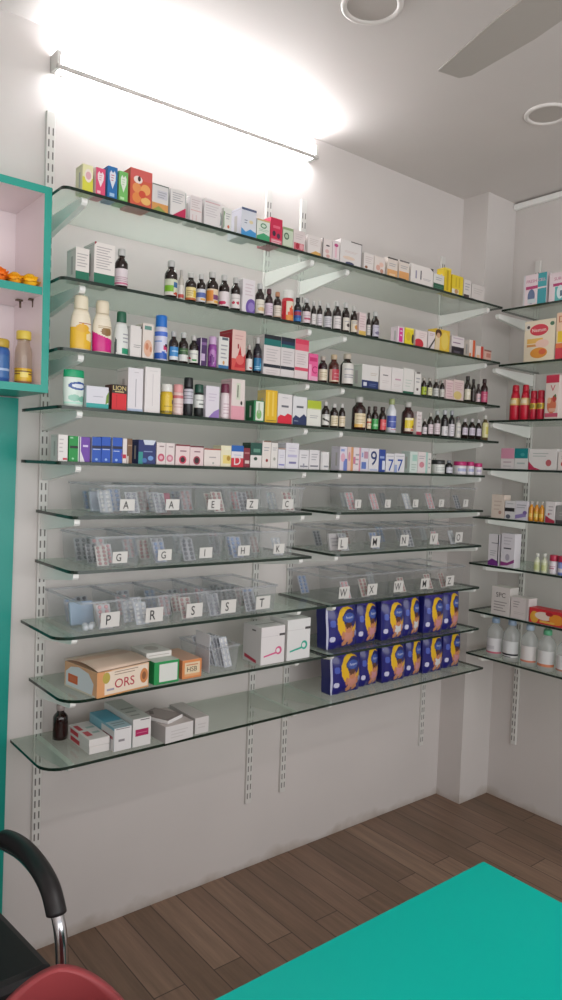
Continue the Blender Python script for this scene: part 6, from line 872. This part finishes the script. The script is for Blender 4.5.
# ---------------------------------------------------------------- counter table and chairs
tb = empty('counter_table', (0, 0, 0)); tag(tb, 'teal topped counter table in the foreground', 'table')
MB().box(-.76, -1.99, .72, .392, -1.302, .75, '0f9a8e', bev=.003).build('table_top', pmat('teal_laminate_top', '00aa9c', rough=.4, spec=.12), tb)
for x in (-.73, .33): MB().box(x, -1.93, 0, x+.03, -1.36, .7195, '0c7f76').build('side_panel', LAM, tb)
MB().box(-.6995, -1.93, .4, .3295, -1.912, .7195, '0c7f76').build('front_panel', LAM, tb)

CHROME = pmat('chrome_tube', 'c9c9cc', rough=.18, metal=1.0); BLK = pmat('black_vinyl', '1b191c', rough=.5); PADM = pmat('black_arm_pad', '211e20', rough=.42)
ch = empty('visitor_chair', (-.47, -.6, 0)); tag(ch, 'black visitor chair with chrome tube frame and padded arms', 'chair')
def smooth(pts, n=4):
    out = []
    for i in range(len(pts)-1):
        p0, p1, p2, p3 = [Vector(pts[max(0, min(len(pts)-1, k))]) for k in (i-1, i, i+1, i+2)]
        for s in range(n):
            t = s/n; out.append(.5*((2*p1)+(-p0+p2)*t+(2*p0-5*p1+4*p2-p3)*t*t+(-p0+3*p1-3*p2+p3)*t**3))
    return out+[Vector(pts[-1])]
for sx in (1, -1):
    X_ = .219*sx
    fr = smooth([(X_, .25, .56), (X_, .19, .585), (X_, .12, .617), (X_, 0, .645), (X_, -.1, .648), (X_, -.16, .635), (X_, -.2, .6), (X_, -.218, .54), (X_, -.222, .44), (X_, -.222, .2), (X_, -.215, .04), (X_, -.19, .0145), (X_, -.1, .0135), (X_, .22, .0135)], 5)
    MB().tube(fr, .0125, n=12).build('side_frame', CHROME, ch)
    pd = smooth([(X_, .135, .628), (X_, .06, .65), (X_, -.02, .664), (X_, -.1, .662), (X_, -.152, .648), (X_, -.18, .622), (X_, -.186, .611)], 5)
    rr = [.012]+[.0198]*(len(pd)-2)+[.013]; rr[1] = .018; rr[-2] = .018
    MB().tube(pd, rr, n=14).build('arm_pad', PADM, ch)
MB().tube([(-.228, .2, .0135), (.228, .2, .0135)], .011, n=10).build('floor_bar', CHROME, ch)
MB().tube([(-.228, -.2, .42), (.228, -.2, .42)], .011, n=10).build('seat_bar', CHROME, ch)
s_ = MB().box(-.213, -.215, 0, .213, .225, .06, bev=.018).build('seat', BLK, ch, (0, 0, .432)); s_.rotation_euler = (radians(-9), 0, 0)
bk = MB().box(-.21, -.025, 0, .21, .025, .42, bev=.02).build('backrest', BLK, ch, (0, .25, .47)); bk.rotation_euler = (radians(-14), 0, 0)

RED = pmat('red_plastic', 'a8454a', rough=.5)
rc = empty('red_chair', (-.365, -1.075, 0), radians(-23)); tag(rc, 'red moulded plastic chair with a domed back, in the lower left foreground', 'chair')
prof = []
for i in range(25):
    t = .33*(i/24)**1.6; prof.append((.188*(1-(1-min(t/.33, 1))**2)**.6, .713-t))
N = 12; mb = MB()
for side in (0, 1):
    for hw, z in prof:
        for k in range(N+1):
            u = 2*k/N-1; x = u*hw; mb.v.append((x, -.012*0+(.018 if side else 0)-.05*(x/.2)**2+(.0 if z > .5 else 0), z))
S = len(prof)*(N+1)
for side in (0, 1):
    for i in range(len(prof)-1):
        for k in range(N):
            q = side*S+i*(N+1)+k; f = [q, q+N+1, q+N+2, q+1]; mb.f.append(f[::-1] if side else f); mb.c.append((1, 1, 1, 1)); mb.m.append(0); mb.s.append(True)
def strip(idx):
    for a, b in zip(idx, idx[1:]): mb.f.append([a, b, S+b, S+a]); mb.c.append((1, 1, 1, 1)); mb.m.append(0); mb.s.append(True)
strip([i*(N+1) for i in range(len(prof))]); strip([i*(N+1)+N for i in range(len(prof))]); strip([(len(prof)-1)*(N+1)+k for k in range(N+1)])
mb.build('backrest', RED, rc, recalc=True)
MB().box(-.2, -.4, .415, .2, .012, .44, bev=.011).build('seat', RED, rc)
for x in (-.17, .17):
    for y in (-.36, -.03): MB().tube([(x*1.08, y-(.02 if y < -.2 else -.02), 0), (x, y, .416)], [.014, .02], n=10).build('leg', RED, rc)

# ---------------------------------------------------------------- light
w = bpy.data.worlds.new('world'); bpy.context.scene.world = w; w.use_nodes = True
bg = w.node_tree.nodes['Background']; bg.inputs[0].default_value = (.86, .92, 1.0, 1); bg.inputs[1].default_value = .55
def area(name, loc, rot, sx, sy, p, col=(1, 1, 1)):
    l = bpy.data.lights.new(name, 'AREA'); l.shape = 'RECTANGLE'; l.size = sx; l.size_y = sy; l.energy = p; l.color = col
    o = bpy.data.objects.new(name, l); COL.objects.link(o); o.location = loc; o.rotation_euler = rot; return o
area('shop_front_daylight', (-.6, YF+.05, 1.5), (radians(114), 0, 0), 4.6, 2.3, 72, (1.0, .97, .95))
area('room_fill_light', (.2, -2.3, HC-.03), (0, 0, 0), 1.2, .1, 11, (1, .98, .96))  # unseen fill lamp added under the ceiling to brighten the room
sc = bpy.context.scene
sc.view_settings.view_transform = 'Standard'; sc.view_settings.look = 'None'; sc.view_settings.exposure = .12; sc.view_settings.gamma = 1.0
sc.cycles.transparent_max_bounces = 24; sc.cycles.max_bounces = 8; sc.cycles.diffuse_bounces = 4; sc.cycles.glossy_bounces = 4
sc.cycles.sample_clamp_indirect = 4.0
